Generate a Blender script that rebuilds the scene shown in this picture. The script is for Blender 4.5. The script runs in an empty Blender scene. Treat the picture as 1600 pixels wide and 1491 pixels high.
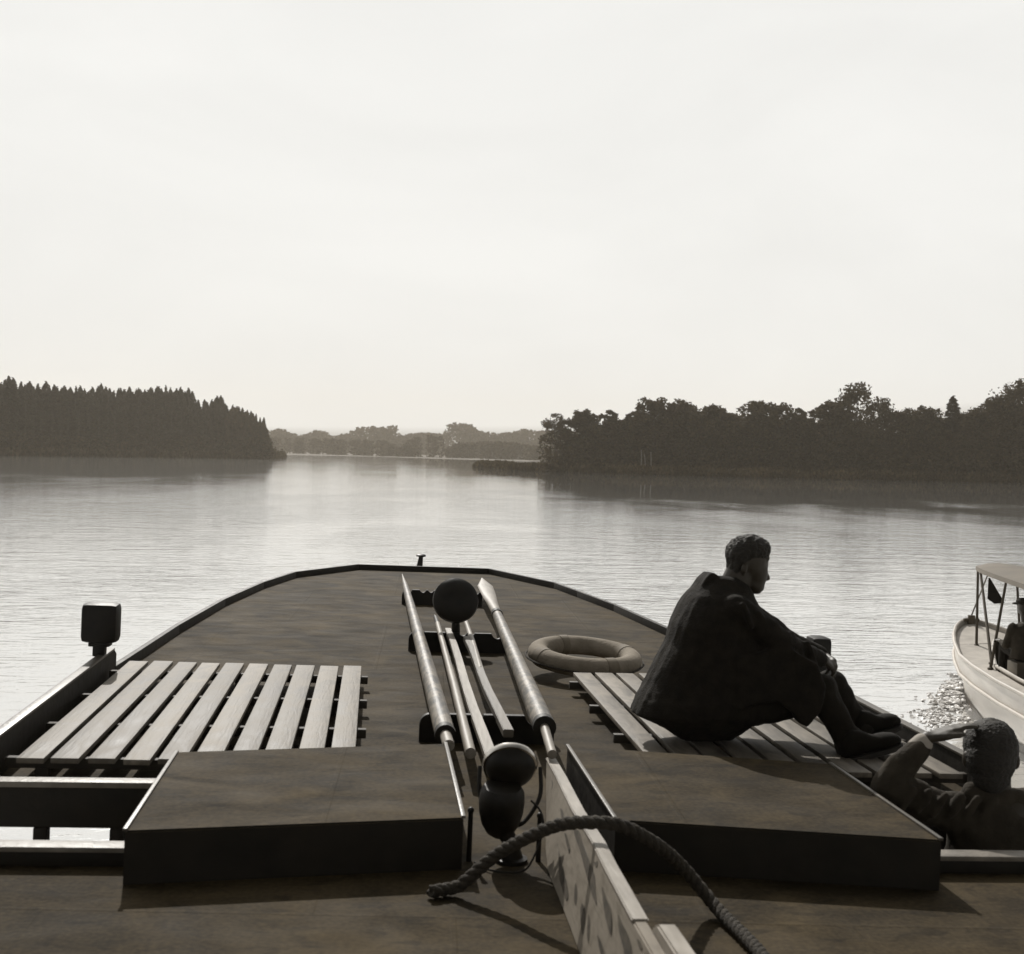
import bpy, bmesh, math, random
import numpy as np
from mathutils import Vector, Matrix, noise as mnoise
R = math.radians
rnd = random.Random(7)
sc = bpy.context.scene
C = sc.collection
# ------------------------------------------------------------------ camera
DECK_Z = 2.55                                    # roof deck of the boat above the water
HEEL = 0.02156
FPX, YAW, PIT, ROLL, CH, CX = 2000.0, 0.106815, 0.018087, 0.0218124, 1.32811, -0.542645
cy, sy, cp, sp = math.cos(YAW), math.sin(YAW), math.cos(PIT), math.sin(PIT)
FW = Vector((sy*cp, cy*cp, -sp)); r0 = Vector((cy, -sy, 0)); u0 = r0.cross(FW)
RT = r0*math.cos(ROLL) + u0*math.sin(ROLL); UP = u0*math.cos(ROLL) - r0*math.sin(ROLL)
CAM = Vector((CX, 0, CH + DECK_Z))
cam = bpy.data.cameras.new('camera'); co = bpy.data.objects.new('camera', cam); C.objects.link(co)
m3 = Matrix((RT, UP, -FW)).transposed()
co.matrix_world = Matrix.Translation(CAM) @ m3.to_4x4()
cam.sensor_width = 36; cam.lens = 36*FPX/1600; cam.clip_end = 20000; cam.clip_start = .05
cam.dof.use_dof = True; cam.dof.focus_distance = 11; cam.dof.aperture_fstop = 6.5
sc.camera = co
# ------------------------------------------------------------------ sky and sun
SUN_EL, SUN_AZ = R(38), R(-8)
wd = bpy.data.worlds.new('World'); sc.world = wd; wd.use_nodes = True
nt = wd.node_tree; bg = nt.nodes['Background']
sky = nt.nodes.new('ShaderNodeTexSky'); sky.sky_type = 'NISHITA'; sky.sun_disc = False
sky.sun_elevation = SUN_EL; sky.sun_rotation = SUN_AZ; sky.dust_density = 4; sky.air_density = 1.5
bw = nt.nodes.new('ShaderNodeRGBToBW'); nt.links.new(sky.outputs[0], bw.inputs[0])
pw = nt.nodes.new('ShaderNodeMath'); pw.operation = 'POWER'; pw.inputs[1].default_value = 2; nt.links.new(bw.outputs[0], pw.inputs[0])
SKYK = .48
ml = nt.nodes.new('ShaderNodeVectorMath'); ml.operation = 'MULTIPLY'; ml.inputs[1].default_value = (SKYK, SKYK, SKYK*.975)
mn = nt.nodes.new('ShaderNodeMath'); mn.operation = 'MINIMUM'; mn.inputs[1].default_value = 8.95/SKYK; nt.links.new(pw.outputs[0], mn.inputs[0])
ex = nt.nodes.new('ShaderNodeMath'); ex.operation = 'SUBTRACT'; ex.inputs[1].default_value = 24; nt.links.new(bw.outputs[0], ex.inputs[0])
ex2 = nt.nodes.new('ShaderNodeMath'); ex2.operation = 'MAXIMUM'; ex2.inputs[1].default_value = 0; nt.links.new(ex.outputs[0], ex2.inputs[0])
ex3 = nt.nodes.new('ShaderNodeMath'); ex3.operation = 'MULTIPLY_ADD'; ex3.inputs[1].default_value = 1.1/SKYK; nt.links.new(ex2.outputs[0], ex3.inputs[0]); nt.links.new(mn.outputs[0], ex3.inputs[2])
nt.links.new(ex3.outputs[0], ml.inputs[0]); tcw = nt.nodes.new('ShaderNodeTexCoord'); mpw = nt.nodes.new('ShaderNodeMapping'); mpw.inputs['Scale'].default_value = (2.2, 2.2, 6); nt.links.new(tcw.outputs['Generated'], mpw.inputs[0])
nzw = nt.nodes.new('ShaderNodeTexNoise'); nzw.inputs['Scale'].default_value = 1.6; nzw.inputs['Detail'].default_value = 5; nzw.inputs['Distortion'].default_value = .6; nt.links.new(mpw.outputs[0], nzw.inputs[0])
mrw = nt.nodes.new('ShaderNodeMapRange'); mrw.inputs['From Min'].default_value = .3; mrw.inputs['From Max'].default_value = .7; mrw.inputs['To Min'].default_value = .955; mrw.inputs['To Max'].default_value = 1.03; nt.links.new(nzw.outputs[0], mrw.inputs[0])
mlw = nt.nodes.new('ShaderNodeVectorMath'); mlw.operation = 'SCALE'; nt.links.new(ml.outputs[0], mlw.inputs[0]); nt.links.new(mrw.outputs[0], mlw.inputs['Scale']); nt.links.new(mlw.outputs[0], bg.inputs[0])   # thin veils of high cloud
bg.inputs[1].default_value = .1
sl = bpy.data.lights.new('sun', 'SUN'); sl.energy = 3.7; sl.angle = R(.6); sl.color = (1, .96, .9)
so = bpy.data.objects.new('sun', sl); C.objects.link(so)
tosun = Vector((math.sin(SUN_AZ)*math.cos(SUN_EL), math.cos(SUN_AZ)*math.cos(SUN_EL), math.sin(SUN_EL)))
so.rotation_euler = tosun.to_track_quat('Z', 'Y').to_euler(); so.location = (0, 0, 60)
sc.view_settings.view_transform = 'Standard'; sc.view_settings.look = 'None'
sc.view_settings.exposure = 0; sc.view_settings.gamma = 1
sc.cycles.volume_bounces = 0; sc.cycles.max_bounces = 6; sc.cycles.volume_max_steps = 64

# ------------------------------------------------------------------ helpers
SHIP = Matrix.Translation((0, 0, DECK_Z)) @ Matrix.Rotation(HEEL, 4, 'Y')
SI = SHIP.inverted()
def pray(px, py): return FW*FPX + RT*(px-800) + UP*(745.5-py)
def S(px, py, z):                                # picture point -> boat coordinates on the level z
    o = SI @ CAM; d = SI.to_3x3() @ pray(px, py); return o + d*((z-o.z)/d.z)
def A(px, py, y):                                # picture point -> boat coordinates at the station y
    o = SI @ CAM; d = SI.to_3x3() @ pray(px, py); return o + d*((y-o.y)/d.y)
def Wy(px, py, y):
    d = pray(px, py); return CAM + d*(y/d.y)
def Wz(px, py, z=0):
    d = pray(px, py); return CAM + d*((z-CAM.z)/d.z)
ORG = {}
def place(o, loc, rotz=0, ship=True):
    ORG[o] = (Vector(loc), rotz)
    o.matrix_world = (SHIP if ship else Matrix()) @ Matrix.Translation(loc) @ Matrix.Rotation(rotz, 4, 'Z')
def tags(o, label, cat, group=None, kind=None):
    if label: o['label'] = label
    if cat: o['category'] = cat
    if group: o['group'] = group
    if kind: o['kind'] = kind
def thing(name, label, cat, loc=(0, 0, 0), rotz=0, group=None, ship=True):
    o = bpy.data.objects.new(name, None); C.objects.link(o); o.empty_display_size = .1
    place(o, loc, rotz, ship); tags(o, label, cat, group); return o
def smooth(me, ang=40):
    me.shade_smooth()
    me.set_sharp_from_angle(angle=R(ang))
def obj(name, bm, mat, parent=None, loc=None, ship=True, local=False, sm=40):
    """link a bmesh / mesh; coordinates are boat (or world) ones unless local"""
    if isinstance(bm, bmesh.types.BMesh):
        bmesh.ops.recalc_face_normals(bm, faces=bm.faces)
        me = bpy.data.meshes.new(name); bm.to_mesh(me); bm.free()
    else: me = bm
    me.name = name
    o = bpy.data.objects.new(name, me); C.objects.link(o)
    if mat: me.materials.clear(); me.materials.append(mat)
    if parent is not None:
        base, rz = ORG[parent]; ORG[o] = (base, rz); o.parent = parent
    else:
        base = Vector(loc) if loc is not None else Vector((0, 0, 0)); rz = 0; place(o, base, 0, ship)
    if not local: me.transform(Matrix.Rotation(-rz, 4, 'Z') @ Matrix.Translation(-base))
    if sm: smooth(me, sm)
    return o
def B(): return bmesh.new()
def frame(d):
    d = d.normalized(); a = Vector((0, 0, 1)) if abs(d.z) < .9 else Vector((1, 0, 0))
    u = d.cross(a).normalized(); return u, d.cross(u).normalized()
def loft(bm, rings, cap=True, closed=True):
    vs = [[bm.verts.new(p) for p in r] for r in rings]
    n = len(vs[0])
    for a, b in zip(vs, vs[1:]):
        for i in range(n if closed else n-1):
            j = (i+1) % n; bm.faces.new((a[i], a[j], b[j], b[i]))
    if cap: bm.faces.new(vs[0][::-1]); bm.faces.new(vs[-1])
    return vs
def tube(bm, pts, rad, n=10, cap=True, flat=1.0):
    pts = [Vector(p) for p in pts]; k = len(pts)
    rs = [rad]*k if not hasattr(rad, '__len__') else rad
    rings = []; u = None
    for i, p in enumerate(pts):
        d = (pts[min(i+1, k-1)] - pts[max(i-1, 0)]).normalized()
        if u is None: u, v = frame(d)
        else: u = (u - d*u.dot(d)).normalized(); v = d.cross(u)
        rings.append([p + (u*math.cos(2*math.pi*j/n) + v*flat*math.sin(2*math.pi*j/n))*rs[i] for j in range(n)])
    loft(bm, rings, cap)
def capsule(bm, a, b, ra, rb, n=14):
    """closed rounded limb"""
    a, b = Vector(a), Vector(b); d = (b-a).normalized(); pts = []; rs = []
    for t in (80, 60, 40, 20, 0): pts.append(a - d*ra*math.sin(R(t))); rs.append(ra*math.cos(R(t)))
    for t in (0, 20, 40, 60, 80): pts.append(b + d*rb*math.sin(R(t))); rs.append(rb*math.cos(R(t)))
    tube(bm, pts, rs, n)
def ball(bm, c, r, rot=None, seg=18):
    if not hasattr(r, '__len__'): r = (r, r, r)
    m = Matrix.Translation(c) @ (rot.to_4x4() if rot else Matrix()) @ Matrix.Diagonal((*r, 1))
    bmesh.ops.create_uvsphere(bm, u_segments=seg, v_segments=seg//2+2, radius=1, matrix=m)
def box(bm, lo, hi, bev=0.0, m=None):
    lo, hi = Vector(lo), Vector(hi)
    r = bmesh.ops.create_cube(bm, size=1, matrix=Matrix.Translation((lo+hi)/2) @ Matrix.Diagonal((*(hi-lo), 1)))
    if bev: 
        es = list({e for v in r['verts'] for e in v.link_edges})
        g = bmesh.ops.bevel(bm, geom=es, offset=bev, segments=2, affect='EDGES', profile=.6)
        vs = list({v for f in g['faces'] for v in f.verts})
    else: vs = r['verts']
    if m is not None: bmesh.ops.transform(bm, matrix=m, verts=vs)
    return vs
def beam(bm, a, b, w, h, bev=.003, up=(0, 0, 1)):
    """box from a to b, w wide, h high"""
    a, b = Vector(a), Vector(b); d = b-a; L = d.length; d.normalize(); up = Vector(up)
    s = d.cross(up).normalized(); t = s.cross(d)
    m = Matrix.Translation((a+b)/2) @ Matrix((s, d, t)).transposed().to_4x4()
    box(bm, (-w/2, -L/2, -h/2), (w/2, L/2, h/2), bev, m)
def prism(bm, pts, axis_vec):
    """flat polygon pushed along a vector"""
    a = [bm.verts.new(p) for p in pts]; b = [bm.verts.new(Vector(p)+Vector(axis_vec)) for p in pts]
    n = len(a); bm.faces.new(a[::-1]); bm.faces.new(b)
    for i in range(n): j = (i+1) % n; bm.faces.new((a[i], a[j], b[j], b[i]))
    bm.normal_update(); big = [f for f in bm.faces if len(f.verts) > 4 and f.verts[0] in (a[0], b[0], a[-1], b[-1])]
    if big: bmesh.ops.triangulate(bm, faces=big, ngon_method='EAR_CLIP')
def lathe(bm, prof, m=Matrix(), n=28):
    rings = [[m @ Vector((r*math.cos(2*math.pi*j/n), r*math.sin(2*math.pi*j/n), z)) for j in range(n)] for r, z in prof]
    loft(bm, rings)
def fused(bm, voxel, it=3, amp=0, freq=8, seed=0, amp2=0, freq2=30):
    """one continuous skin from overlapping closed shapes"""
    bmesh.ops.recalc_face_normals(bm, faces=bm.faces)
    me = bpy.data.meshes.new('t'); bm.to_mesh(me); bm.free()
    ts = bpy.data.scenes.new('t'); o = bpy.data.objects.new('t', me); ts.collection.objects.link(o)
    md = o.modifiers.new('r', 'REMESH'); md.mode = 'VOXEL'; md.voxel_size = voxel
    if it: s = o.modifiers.new('s', 'SMOOTH'); s.iterations = it; s.factor = .5
    with bpy.context.temp_override(scene=ts, view_layer=ts.view_layers[0]): dg = bpy.context.evaluated_depsgraph_get(); dg.update()
    out = bpy.data.meshes.new_from_object(o.evaluated_get(dg))
    bpy.data.objects.remove(o); bpy.data.scenes.remove(ts)
    if amp or amp2:
        N_ = [v.normal.copy() for v in out.vertices]
        for v, vn in zip(out.vertices, N_):
            p = v.co.copy()
            d = amp*mnoise.fractal(Vector((p.x*freq+seed, p.y*freq, p.z*freq*.6)), .8, 2, 3) if amp else 0
            if amp2: d += amp2*mnoise.noise(p*freq2)
            v.co = p + vn*d
    return out
def curve_pts(P, n=10):
    P = [Vector(p) for p in P]; out = []
    Q = [2*P[0]-P[1]] + P + [2*P[-1]-P[-2]]
    for i in range(1, len(Q)-2):
        for k in range(n):
            t = k/n; a, b, c, d = Q[i-1], Q[i], Q[i+1], Q[i+2]
            out.append(.5*((2*b)+(c-a)*t+(2*a-5*b+4*c-d)*t*t+(3*b-3*c+d-a)*t**3))
    out.append(P[-1]); return out

# ------------------------------------------------------------------ materials
def sepia(v, w=1.0):
    w *= 1-.55*min(1, v/.35)
    return (v*(1+.27*w), v, v*(1-.36*w), 1)
def material(name, v, rough=.6, var=0, scale=(6, 6, 6), bump=0, bscale=None, w=1, spec=.5, metal=0, island=0, detail=6, v2=None, dist=0, bdist=.01, contrast=(.3, .7)):
    m = bpy.data.materials.new(name); m.use_nodes = True; t = m.node_tree; p = t.nodes['Principled BSDF']
    p.inputs['Roughness'].default_value = rough; p.inputs['Metallic'].default_value = metal
    p.inputs['Specular IOR Level'].default_value = spec
    p.inputs['Base Color'].default_value = sepia(v, w)
    tc = t.nodes.new('ShaderNodeTexCoord')
    def nz(sc_, det=detail, dd=dist):
        mp = t.nodes.new('ShaderNodeMapping'); mp.inputs['Scale'].default_value = sc_
        t.links.new(tc.outputs['Object'], mp.inputs[0])
        n = t.nodes.new('ShaderNodeTexNoise'); n.inputs['Scale'].default_value = 1; n.inputs['Detail'].default_value = det
        n.inputs['Distortion'].default_value = dd; t.links.new(mp.outputs[0], n.inputs[0]); return n
    if var or v2 is not None:
        n = nz(scale); cr = t.nodes.new('ShaderNodeValToRGB')
        lo, hi = (v*(1-var), v*(1+var)) if v2 is None else (v, v2)
        cr.color_ramp.elements[0].position = contrast[0]; cr.color_ramp.elements[0].color = sepia(lo, w)
        cr.color_ramp.elements[1].position = contrast[1]; cr.color_ramp.elements[1].color = sepia(hi, w)
        t.links.new(n.outputs[0], cr.inputs[0]); last = cr.outputs[0]
        if island:
            g = t.nodes.new('ShaderNodeNewGeometry'); mr = t.nodes.new('ShaderNodeMapRange')
            mr.inputs['To Min'].default_value = 1-island; mr.inputs['To Max'].default_value = 1+island
            t.links.new(g.outputs['Random Per Island'], mr.inputs[0])
            mx = t.nodes.new('ShaderNodeVectorMath'); mx.operation = 'SCALE'
            t.links.new(last, mx.inputs[0]); t.links.new(mr.outputs[0], mx.inputs['Scale']); last = mx.outputs[0]
        t.links.new(last, p.inputs['Base Color'])
        rr = t.nodes.new('ShaderNodeMapRange'); rr.inputs['To Min'].default_value = max(.05, rough-.12); rr.inputs['To Max'].default_value = min(1, rough+.12)
        t.links.new(n.outputs[0], rr.inputs[0]); t.links.new(rr.outputs[0], p.inputs['Roughness'])
    if bump:
        n2 = nz(bscale or scale, 8); b = t.nodes.new('ShaderNodeBump'); b.inputs['Strength'].default_value = bump
        b.inputs['Distance'].default_value = bdist
        t.links.new(n2.outputs[0], b.inputs['Height']); t.links.new(b.outputs[0], p.inputs['Normal'])
    return m
M = {}
M['paint_and_shade'] = material('dark_paint_and_shade', .012, .6, .3, (8, 8, 8), .3, (20, 20, 20), spec=.25)  # dark paint of rim, rails and boards; also painted shade on the hatch sides
M['black'] = material('black_enamel', .008, .5, .4, (15, 15, 15), .15, (40, 40, 40), spec=.25)
M['slat'] = material('weathered_slats', .048, .6, 0, (11, 4.5, 9), .5, (60, 4, 60), spec=.3, island=.26, v2=.19, dist=.8, bdist=.004, w=.8)
M['pole'] = material('varnished_pole', .022, .42, 0, (26, 12, 26), .5, (50, 6, 50), contrast=(.4, .62), detail=9, v2=.17, dist=.6, bdist=.004, w=1)
M['batten'] = material('pale_batten', .13, .5, 0, (25, 3, 25), .4, (60, 6, 60), v2=.25, bdist=.004, w=.8)
M['batten_dark'] = material('worn_batten', .05, .55, 0, (25, 3, 25), .4, (60, 6, 60), v2=.11, bdist=.004, w=.8)
M['mast'] = material('flaking_white_paint', .15, .7, 0, (30, 16, 30), .4, (60, 8, 60), v2=.2, spec=.2, dist=.4, detail=9, bdist=.004, w=.8, contrast=(.3, .55))
M['crossbar'] = material('old_crossbar', .03, .7, .3, (25, 25, 25))
M['letter'] = material('faded_letter_paint', .025, .7, 0, (45, 30, 45), v2=.075, w=1)
M['mast_top'] = material('worn_white_paint', .14, .5, 0, (12, 5, 12), .4, (60, 8, 60), v2=.26, bdist=.004, w=.8)
M['strip'] = material('bare_metal_strip', .075, .42, .35, (10, 4, 10), .2, (40, 40, 40), w=.7)
M['cap'] = material('worn_rail_cap', .14, .5, .3, (14, 14, 14), .4, (40, 40, 40), w=.7)
M['chrome'] = material('nickel_rim', .5, .2, .2, (20, 20, 20), w=.5, metal=1)
M['rope'] = material('hemp_rope', .028, .9, .35, (60, 60, 60), .8, (160, 160, 160))
M['buoy'] = material('lifebuoy_canvas', .15, .85, 0, (9, 9, 9), .4, (60, 60, 60), spec=.2, v2=.25, w=.9)
M['strap'] = material('lifebuoy_strap', .14, .8, .2, (20, 20, 20))
M['coat'] = material('dark_wool', .011, .95, .35, (22, 22, 22), .5, (120, 120, 120), spec=.2, w=.9)
M['trousers'] = material('trouser_cloth', .011, .95, .3, (18, 18, 18), .4, (110, 110, 110), spec=.2, w=.9)
M['shoe'] = material('scuffed_leather', .007, .85, .3, (20, 20, 20), spec=.15, w=1)
M['sole'] = material('shoe_sole', .015, .8, .3, (20, 20, 20), w=1)
M['skin'] = material('skin', .024, .55, .12, (14, 14, 14), w=1.3)
M['hair'] = material('dark_hair', .014, .75, .4, (40, 40, 160), .6, (90, 90, 220), w=1.0)
M['shirt'] = material('pale_shirt', .3, .8, .1, (14, 14, 14), w=.8)
M['jacket'] = material('crumpled_jacket', .03, .9, .3, (12, 12, 12), .4, (100, 100, 100), spec=.2, w=.9)
M['hull'] = material('boat_hull_paint', .08, .45, .25, (2, 2, 2), .2, (9, 9, 9))
M['wall'] = material('cabin_paint', .06, .5, .25, (3, 3, 3), .2, (9, 9, 9))
M['glass'] = material('lamp_glass', .05, .1, 0)
M['launch'] = material('launch_white_paint', .5, .4, .12, (1.5, 1.5, 6), .25, (3, 3, 12), w=.6)
M['launch_deck'] = material('launch_side_deck', .4, .6, .2, (4, 4, 4), w=.7)
M['launch_dark'] = material('launch_cockpit', .07, .7, .3, (4, 4, 4))
M['boot'] = material('launch_bottom_paint', .05, .5, .3, (4, 4, 4))
M['canopy'] = material('canopy_canvas', .13, .8, .2, (2, 2, 2), .2, (9, 9, 9), w=.8)
M['bark'] = material('bark', .05, .9, .4, (2, 2, .6), .6, (6, 6, 2))
M['birch'] = material('pale_bark', .13, .8, .5, (3, 3, 6), .3, (6, 6, 8), w=.5)
def leafmat(name, v, scale, w=.9):
    m = material(name, v, .85, .5, (scale,)*3, w=w, spec=.15, island=.45)
    t = m.node_tree; p = t.nodes['Principled BSDF']; out = t.nodes['Material Output']
    tr = t.nodes.new('ShaderNodeBsdfTranslucent'); tr.inputs[0].default_value = sepia(v*.9, w)
    mx = t.nodes.new('ShaderNodeMixShader'); mx.inputs[0].default_value = .18
    t.links.new(p.outputs[0], mx.inputs[1]); t.links.new(tr.outputs[0], mx.inputs[2]); t.links.new(mx.outputs[0], out.inputs[0])
    return m
M['leaf'] = leafmat('broadleaf_foliage', .04, .35, 1.5)
M['needle'] = leafmat('spruce_foliage', .026, .3, 1.5)
M['reed'] = leafmat('reeds', .05, .2, 1.4)
M['soil'] = material('shore_soil', .05, .9, .4, (.2, .2, .2), w=1)
M['foam'] = material('foam', .6, .5, .1, (9, 9, 9), w=.2)
# roof canvas: mottled tarred canvas, faint lapped seams and soft wrinkles
def canvas():
    m = bpy.data.materials.new('tarred_canvas'); m.use_nodes = True; t = m.node_tree; p = t.nodes['Principled BSDF']
    tc = t.nodes.new('ShaderNodeTexCoord'); L = t.links.new
    def nz(sc_, det, dist=0):
        mp = t.nodes.new('ShaderNodeMapping'); mp.inputs['Scale'].default_value = sc_; L(tc.outputs['Object'], mp.inputs[0])
        n = t.nodes.new('ShaderNodeTexNoise'); n.inputs['Scale'].default_value = 1; n.inputs['Detail'].default_value = det; n.inputs['Distortion'].default_value = dist
        L(mp.outputs[0], n.inputs[0]); return n
    a = nz((2.6, 2.6, 1), 12, .9); b = nz((60, 60, 60), 5); c = nz((3, 5.5, 3), 7, .7)
    cr = t.nodes.new('ShaderNodeValToRGB'); cr.color_ramp.elements[0].position = .38; cr.color_ramp.elements[1].position = .66
    cr.color_ramp.elements[0].color = sepia(.015, 1.5); cr.color_ramp.elements[1].color = sepia(.053, 1.5)
    mx = t.nodes.new('ShaderNodeMath'); mx.operation = 'MULTIPLY_ADD'; mx.inputs[1].default_value = .35; L(b.outputs[0], mx.inputs[0])
    m2 = t.nodes.new('ShaderNodeMath'); m2.operation = 'MULTIPLY'; m2.inputs[1].default_value = .66; L(a.outputs[0], m2.inputs[0]); L(m2.outputs[0], mx.inputs[2])
    L(mx.outputs[0], cr.inputs[0])
    sc_ = nz((7, 11, 7), 8, .8); sr_ = t.nodes.new('ShaderNodeMapRange'); sr_.inputs['From Min'].default_value = .54; sr_.inputs['From Max'].default_value = .66; sr_.inputs['To Min'].default_value = 1; sr_.inputs['To Max'].default_value = .6; L(sc_.outputs[0], sr_.inputs[0])
    vm = t.nodes.new('ShaderNodeVectorMath'); vm.operation = 'SCALE'; L(cr.outputs[0], vm.inputs[0]); L(sr_.outputs[0], vm.inputs['Scale']); L(vm.outputs[0], p.inputs['Base Color'])
    rr = t.nodes.new('ShaderNodeMapRange'); rr.inputs['To Min'].default_value = .7; rr.inputs['To Max'].default_value = .95; L(c.outputs[0], rr.inputs[0]); L(rr.outputs[0], p.inputs['Roughness'])
    p.inputs['Specular IOR Level'].default_value = .1
    # seams
    mp = t.nodes.new('ShaderNodeMapping'); mp.inputs['Scale'].default_value = (1, 1, 0); mp.inputs['Location'].default_value = (.28, .4, 0); mp.inputs['Rotation'].default_value = (0, 0, R(2.5)); L(tc.outputs['Object'], mp.inputs[0])
    br = t.nodes.new('ShaderNodeTexBrick'); br.inputs['Scale'].default_value = 1; br.inputs['Brick Width'].default_value = 1.15; br.inputs['Row Height'].default_value = 2.05
    br.inputs['Mortar Size'].default_value = .012; br.inputs['Mortar Smooth'].default_value = .6; br.offset = .35; L(mp.outputs[0], br.inputs[0])
    b1 = t.nodes.new('ShaderNodeBump'); b1.inputs['Strength'].default_value = .5; b1.inputs['Distance'].default_value = .016; L(c.outputs[0], b1.inputs['Height'])
    b2 = t.nodes.new('ShaderNodeBump'); b2.inputs['Strength'].default_value = .45; b2.inputs['Distance'].default_value = .003; L(br.outputs['Fac'], b2.inputs['Height']); L(b1.outputs[0], b2.inputs['Normal'])
    b3 = t.nodes.new('ShaderNodeBump'); b3.inputs['Strength'].default_value = .4; b3.inputs['Distance'].default_value = .002; L(b.outputs[0], b3.inputs['Height']); L(b2.outputs[0], b3.inputs['Normal'])
    L(b3.outputs[0], p.inputs['Normal'])
    return m
M['canvas'] = canvas()
def water_mat():
    m = bpy.data.materials.new('lake_water'); m.use_nodes = True; t = m.node_tree; p = t.nodes['Principled BSDF']; L = t.links.new
    p.inputs['Base Color'].default_value = (.84, .835, .82, 1); p.inputs['Metallic'].default_value = .8; p.inputs['Roughness'].default_value = .12; p.inputs['IOR'].default_value = 1.6
    p.inputs['Specular IOR Level'].default_value = .5
    tc = t.nodes.new('ShaderNodeTexCoord')
    def nz(sc_, det, dist=0, rot=0):
        mp = t.nodes.new('ShaderNodeMapping'); mp.inputs['Scale'].default_value = sc_; mp.inputs['Rotation'].default_value = (0, 0, R(rot)); L(tc.outputs['Object'], mp.inputs[0])
        n = t.nodes.new('ShaderNodeTexNoise'); n.inputs['Scale'].default_value = 1; n.inputs['Detail'].default_value = det; n.inputs['Distortion'].default_value = dist; L(mp.outputs[0], n.inputs[0]); return n
    small = nz((1.6, 4.5, 1), 4, .5, 6); mid = nz((.35, .8, 1), 3, .6, -5)
    patch = nz((.07, .035, 1), 4, .6, 12)
    mr = t.nodes.new('ShaderNodeMapRange'); mr.inputs['From Min'].default_value = .44; mr.inputs['From Max'].default_value = .56; mr.inputs['To Min'].default_value = .5; mr.inputs['To Max'].default_value = 1.0; L(patch.outputs[0], mr.inputs[0])
    sx = t.nodes.new('ShaderNodeSeparateXYZ'); L(tc.outputs['Object'], sx.inputs[0])
    def mrange(src, a, b, c, d):
        q = t.nodes.new('ShaderNodeMapRange'); q.interpolation_type = 'SMOOTHSTEP'
        for k_, v_ in zip(('From Min', 'From Max', 'To Min', 'To Max'), (a, b, c, d)): q.inputs[k_].default_value = v_
        L(src, q.inputs[0]); return q.outputs[0]
    yn = t.nodes.new('ShaderNodeMath'); yn.operation = 'MULTIPLY_ADD'; yn.inputs[1].default_value = 130; L(nz((.12, .05, 1), 5, .5).outputs[0], yn.inputs[0]); L(sx.outputs['Y'], yn.inputs[2])
    ly = mrange(yn.outputs[0], 140, 200, 0, 1); lx = mrange(sx.outputs['X'], 4, 34, 0, .93)      # calm lee under the right bank
    lm = t.nodes.new('ShaderNodeMath'); lm.operation = 'MULTIPLY'; L(ly, lm.inputs[0]); L(lx, lm.inputs[1])
    li = t.nodes.new('ShaderNodeMath'); li.operation = 'SUBTRACT'; li.inputs[0].default_value = 1; L(lm.outputs[0], li.inputs[1])
    ls = t.nodes.new('ShaderNodeMath'); ls.operation = 'MULTIPLY'; L(li.outputs[0], ls.inputs[0]); L(mr.outputs[0], ls.inputs[1])
    fd = t.nodes.new('ShaderNodeMath'); fd.operation = 'MULTIPLY'; L(ls.outputs[0], fd.inputs[0]); L(mrange(sx.outputs['Y'], 40, 220, 1, .18), fd.inputs[1]); mr = fd   # smaller ripples out on the open lake
    rg = t.nodes.new('ShaderNodeMath'); rg.operation = 'MULTIPLY'; rg.inputs[1].default_value = .05; L(li.outputs[0], rg.inputs[0]); L(rg.outputs[0], p.inputs['Roughness'])
    b1 = t.nodes.new('ShaderNodeBump'); b1.inputs['Distance'].default_value = .045; L(mid.outputs[0], b1.inputs['Height']); L(mr.outputs[0], b1.inputs['Strength'])
    b2 = t.nodes.new('ShaderNodeBump'); b2.inputs['Distance'].default_value = .027; L(small.outputs[0], b2.inputs['Height']); L(mr.outputs[0], b2.inputs['Strength']); L(b1.outputs[0], b2.inputs['Normal'])
    L(b2.outputs[0], p.inputs['Normal'])
    return m
M['water'] = water_mat()

# ------------------------------------------------------------------ water, banks, haze
bm = B()
for a, b, c, d in [(-9000, -3000, 9000, 14000)]:
    bm.faces.new([bm.verts.new(p) for p in ((a, b, 0), (c, b, 0), (c, d, 0), (a, d, 0))])
w = obj('lake_water', bm, M['water'], ship=False, sm=0); tags(w, 'wide calm lake with small ripples', 'lake', kind='structure')
def bank(name, shore, back, label, z=.6):
    """land: waterline points, then back points; gentle rise"""
    bm = B(); n = 90
    def samp(P, t):
        k = t*(len(P)-1); i = min(int(k), len(P)-2); f = k-i; a, b = P[i], P[i+1]; return Vector((a[0]+(b[0]-a[0])*f, a[1]+(b[1]-a[1])*f, 0))
    rows = []
    for k, (s, h) in enumerate([(0, -.3), (.015, .1), (.04, z*.5), (.2, z), (.6, z*2), (1, z*3)]):
        row = []
        for i in range(n):
            a, b = samp(shore, i/(n-1)), samp(back, i/(n-1)); p = a.lerp(b, s)
            wob = mnoise.noise(Vector((p.x*.15, p.y*.15, 3)))*(1.2 if k < 3 else .3)
            d = (a-b).normalized(); p = p + d*wob; p.z = h + .1*mnoise.noise(p*.3); row.append(p)
        rows.append(row)
    vs = [[bm.verts.new(p) for p in r] for r in rows]
    for a, b in zip(vs, vs[1:]):
        for i in range(n-1): bm.faces.new((a[i], a[i+1], b[i+1], b[i]))
    o = obj(name, bm, M['soil'], ship=False); tags(o, label, 'shore', kind='structure'); return o
LS = [(-260, 330), (-150, 372), (-107, 385), (-94, 403), (-80, 424), (-61, 441), (-44, 458), (-38, 476), (-37.5, 500), (-38, 540)]
bank('left_bank', LS, [(-300, 520), (-260, 600), (-220, 620), (-180, 640), (-150, 650), (-120, 650), (-100, 650), (-70, 640), (-55, 600), (-50, 580)], 'low wooded bank on the left')
RS = [(27.0, 352), (27.2, 342), (31.5, 304), (38, 284), (54, 263), (78, 254), (105, 254), (133, 254), (175, 240), (230, 200)]
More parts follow.
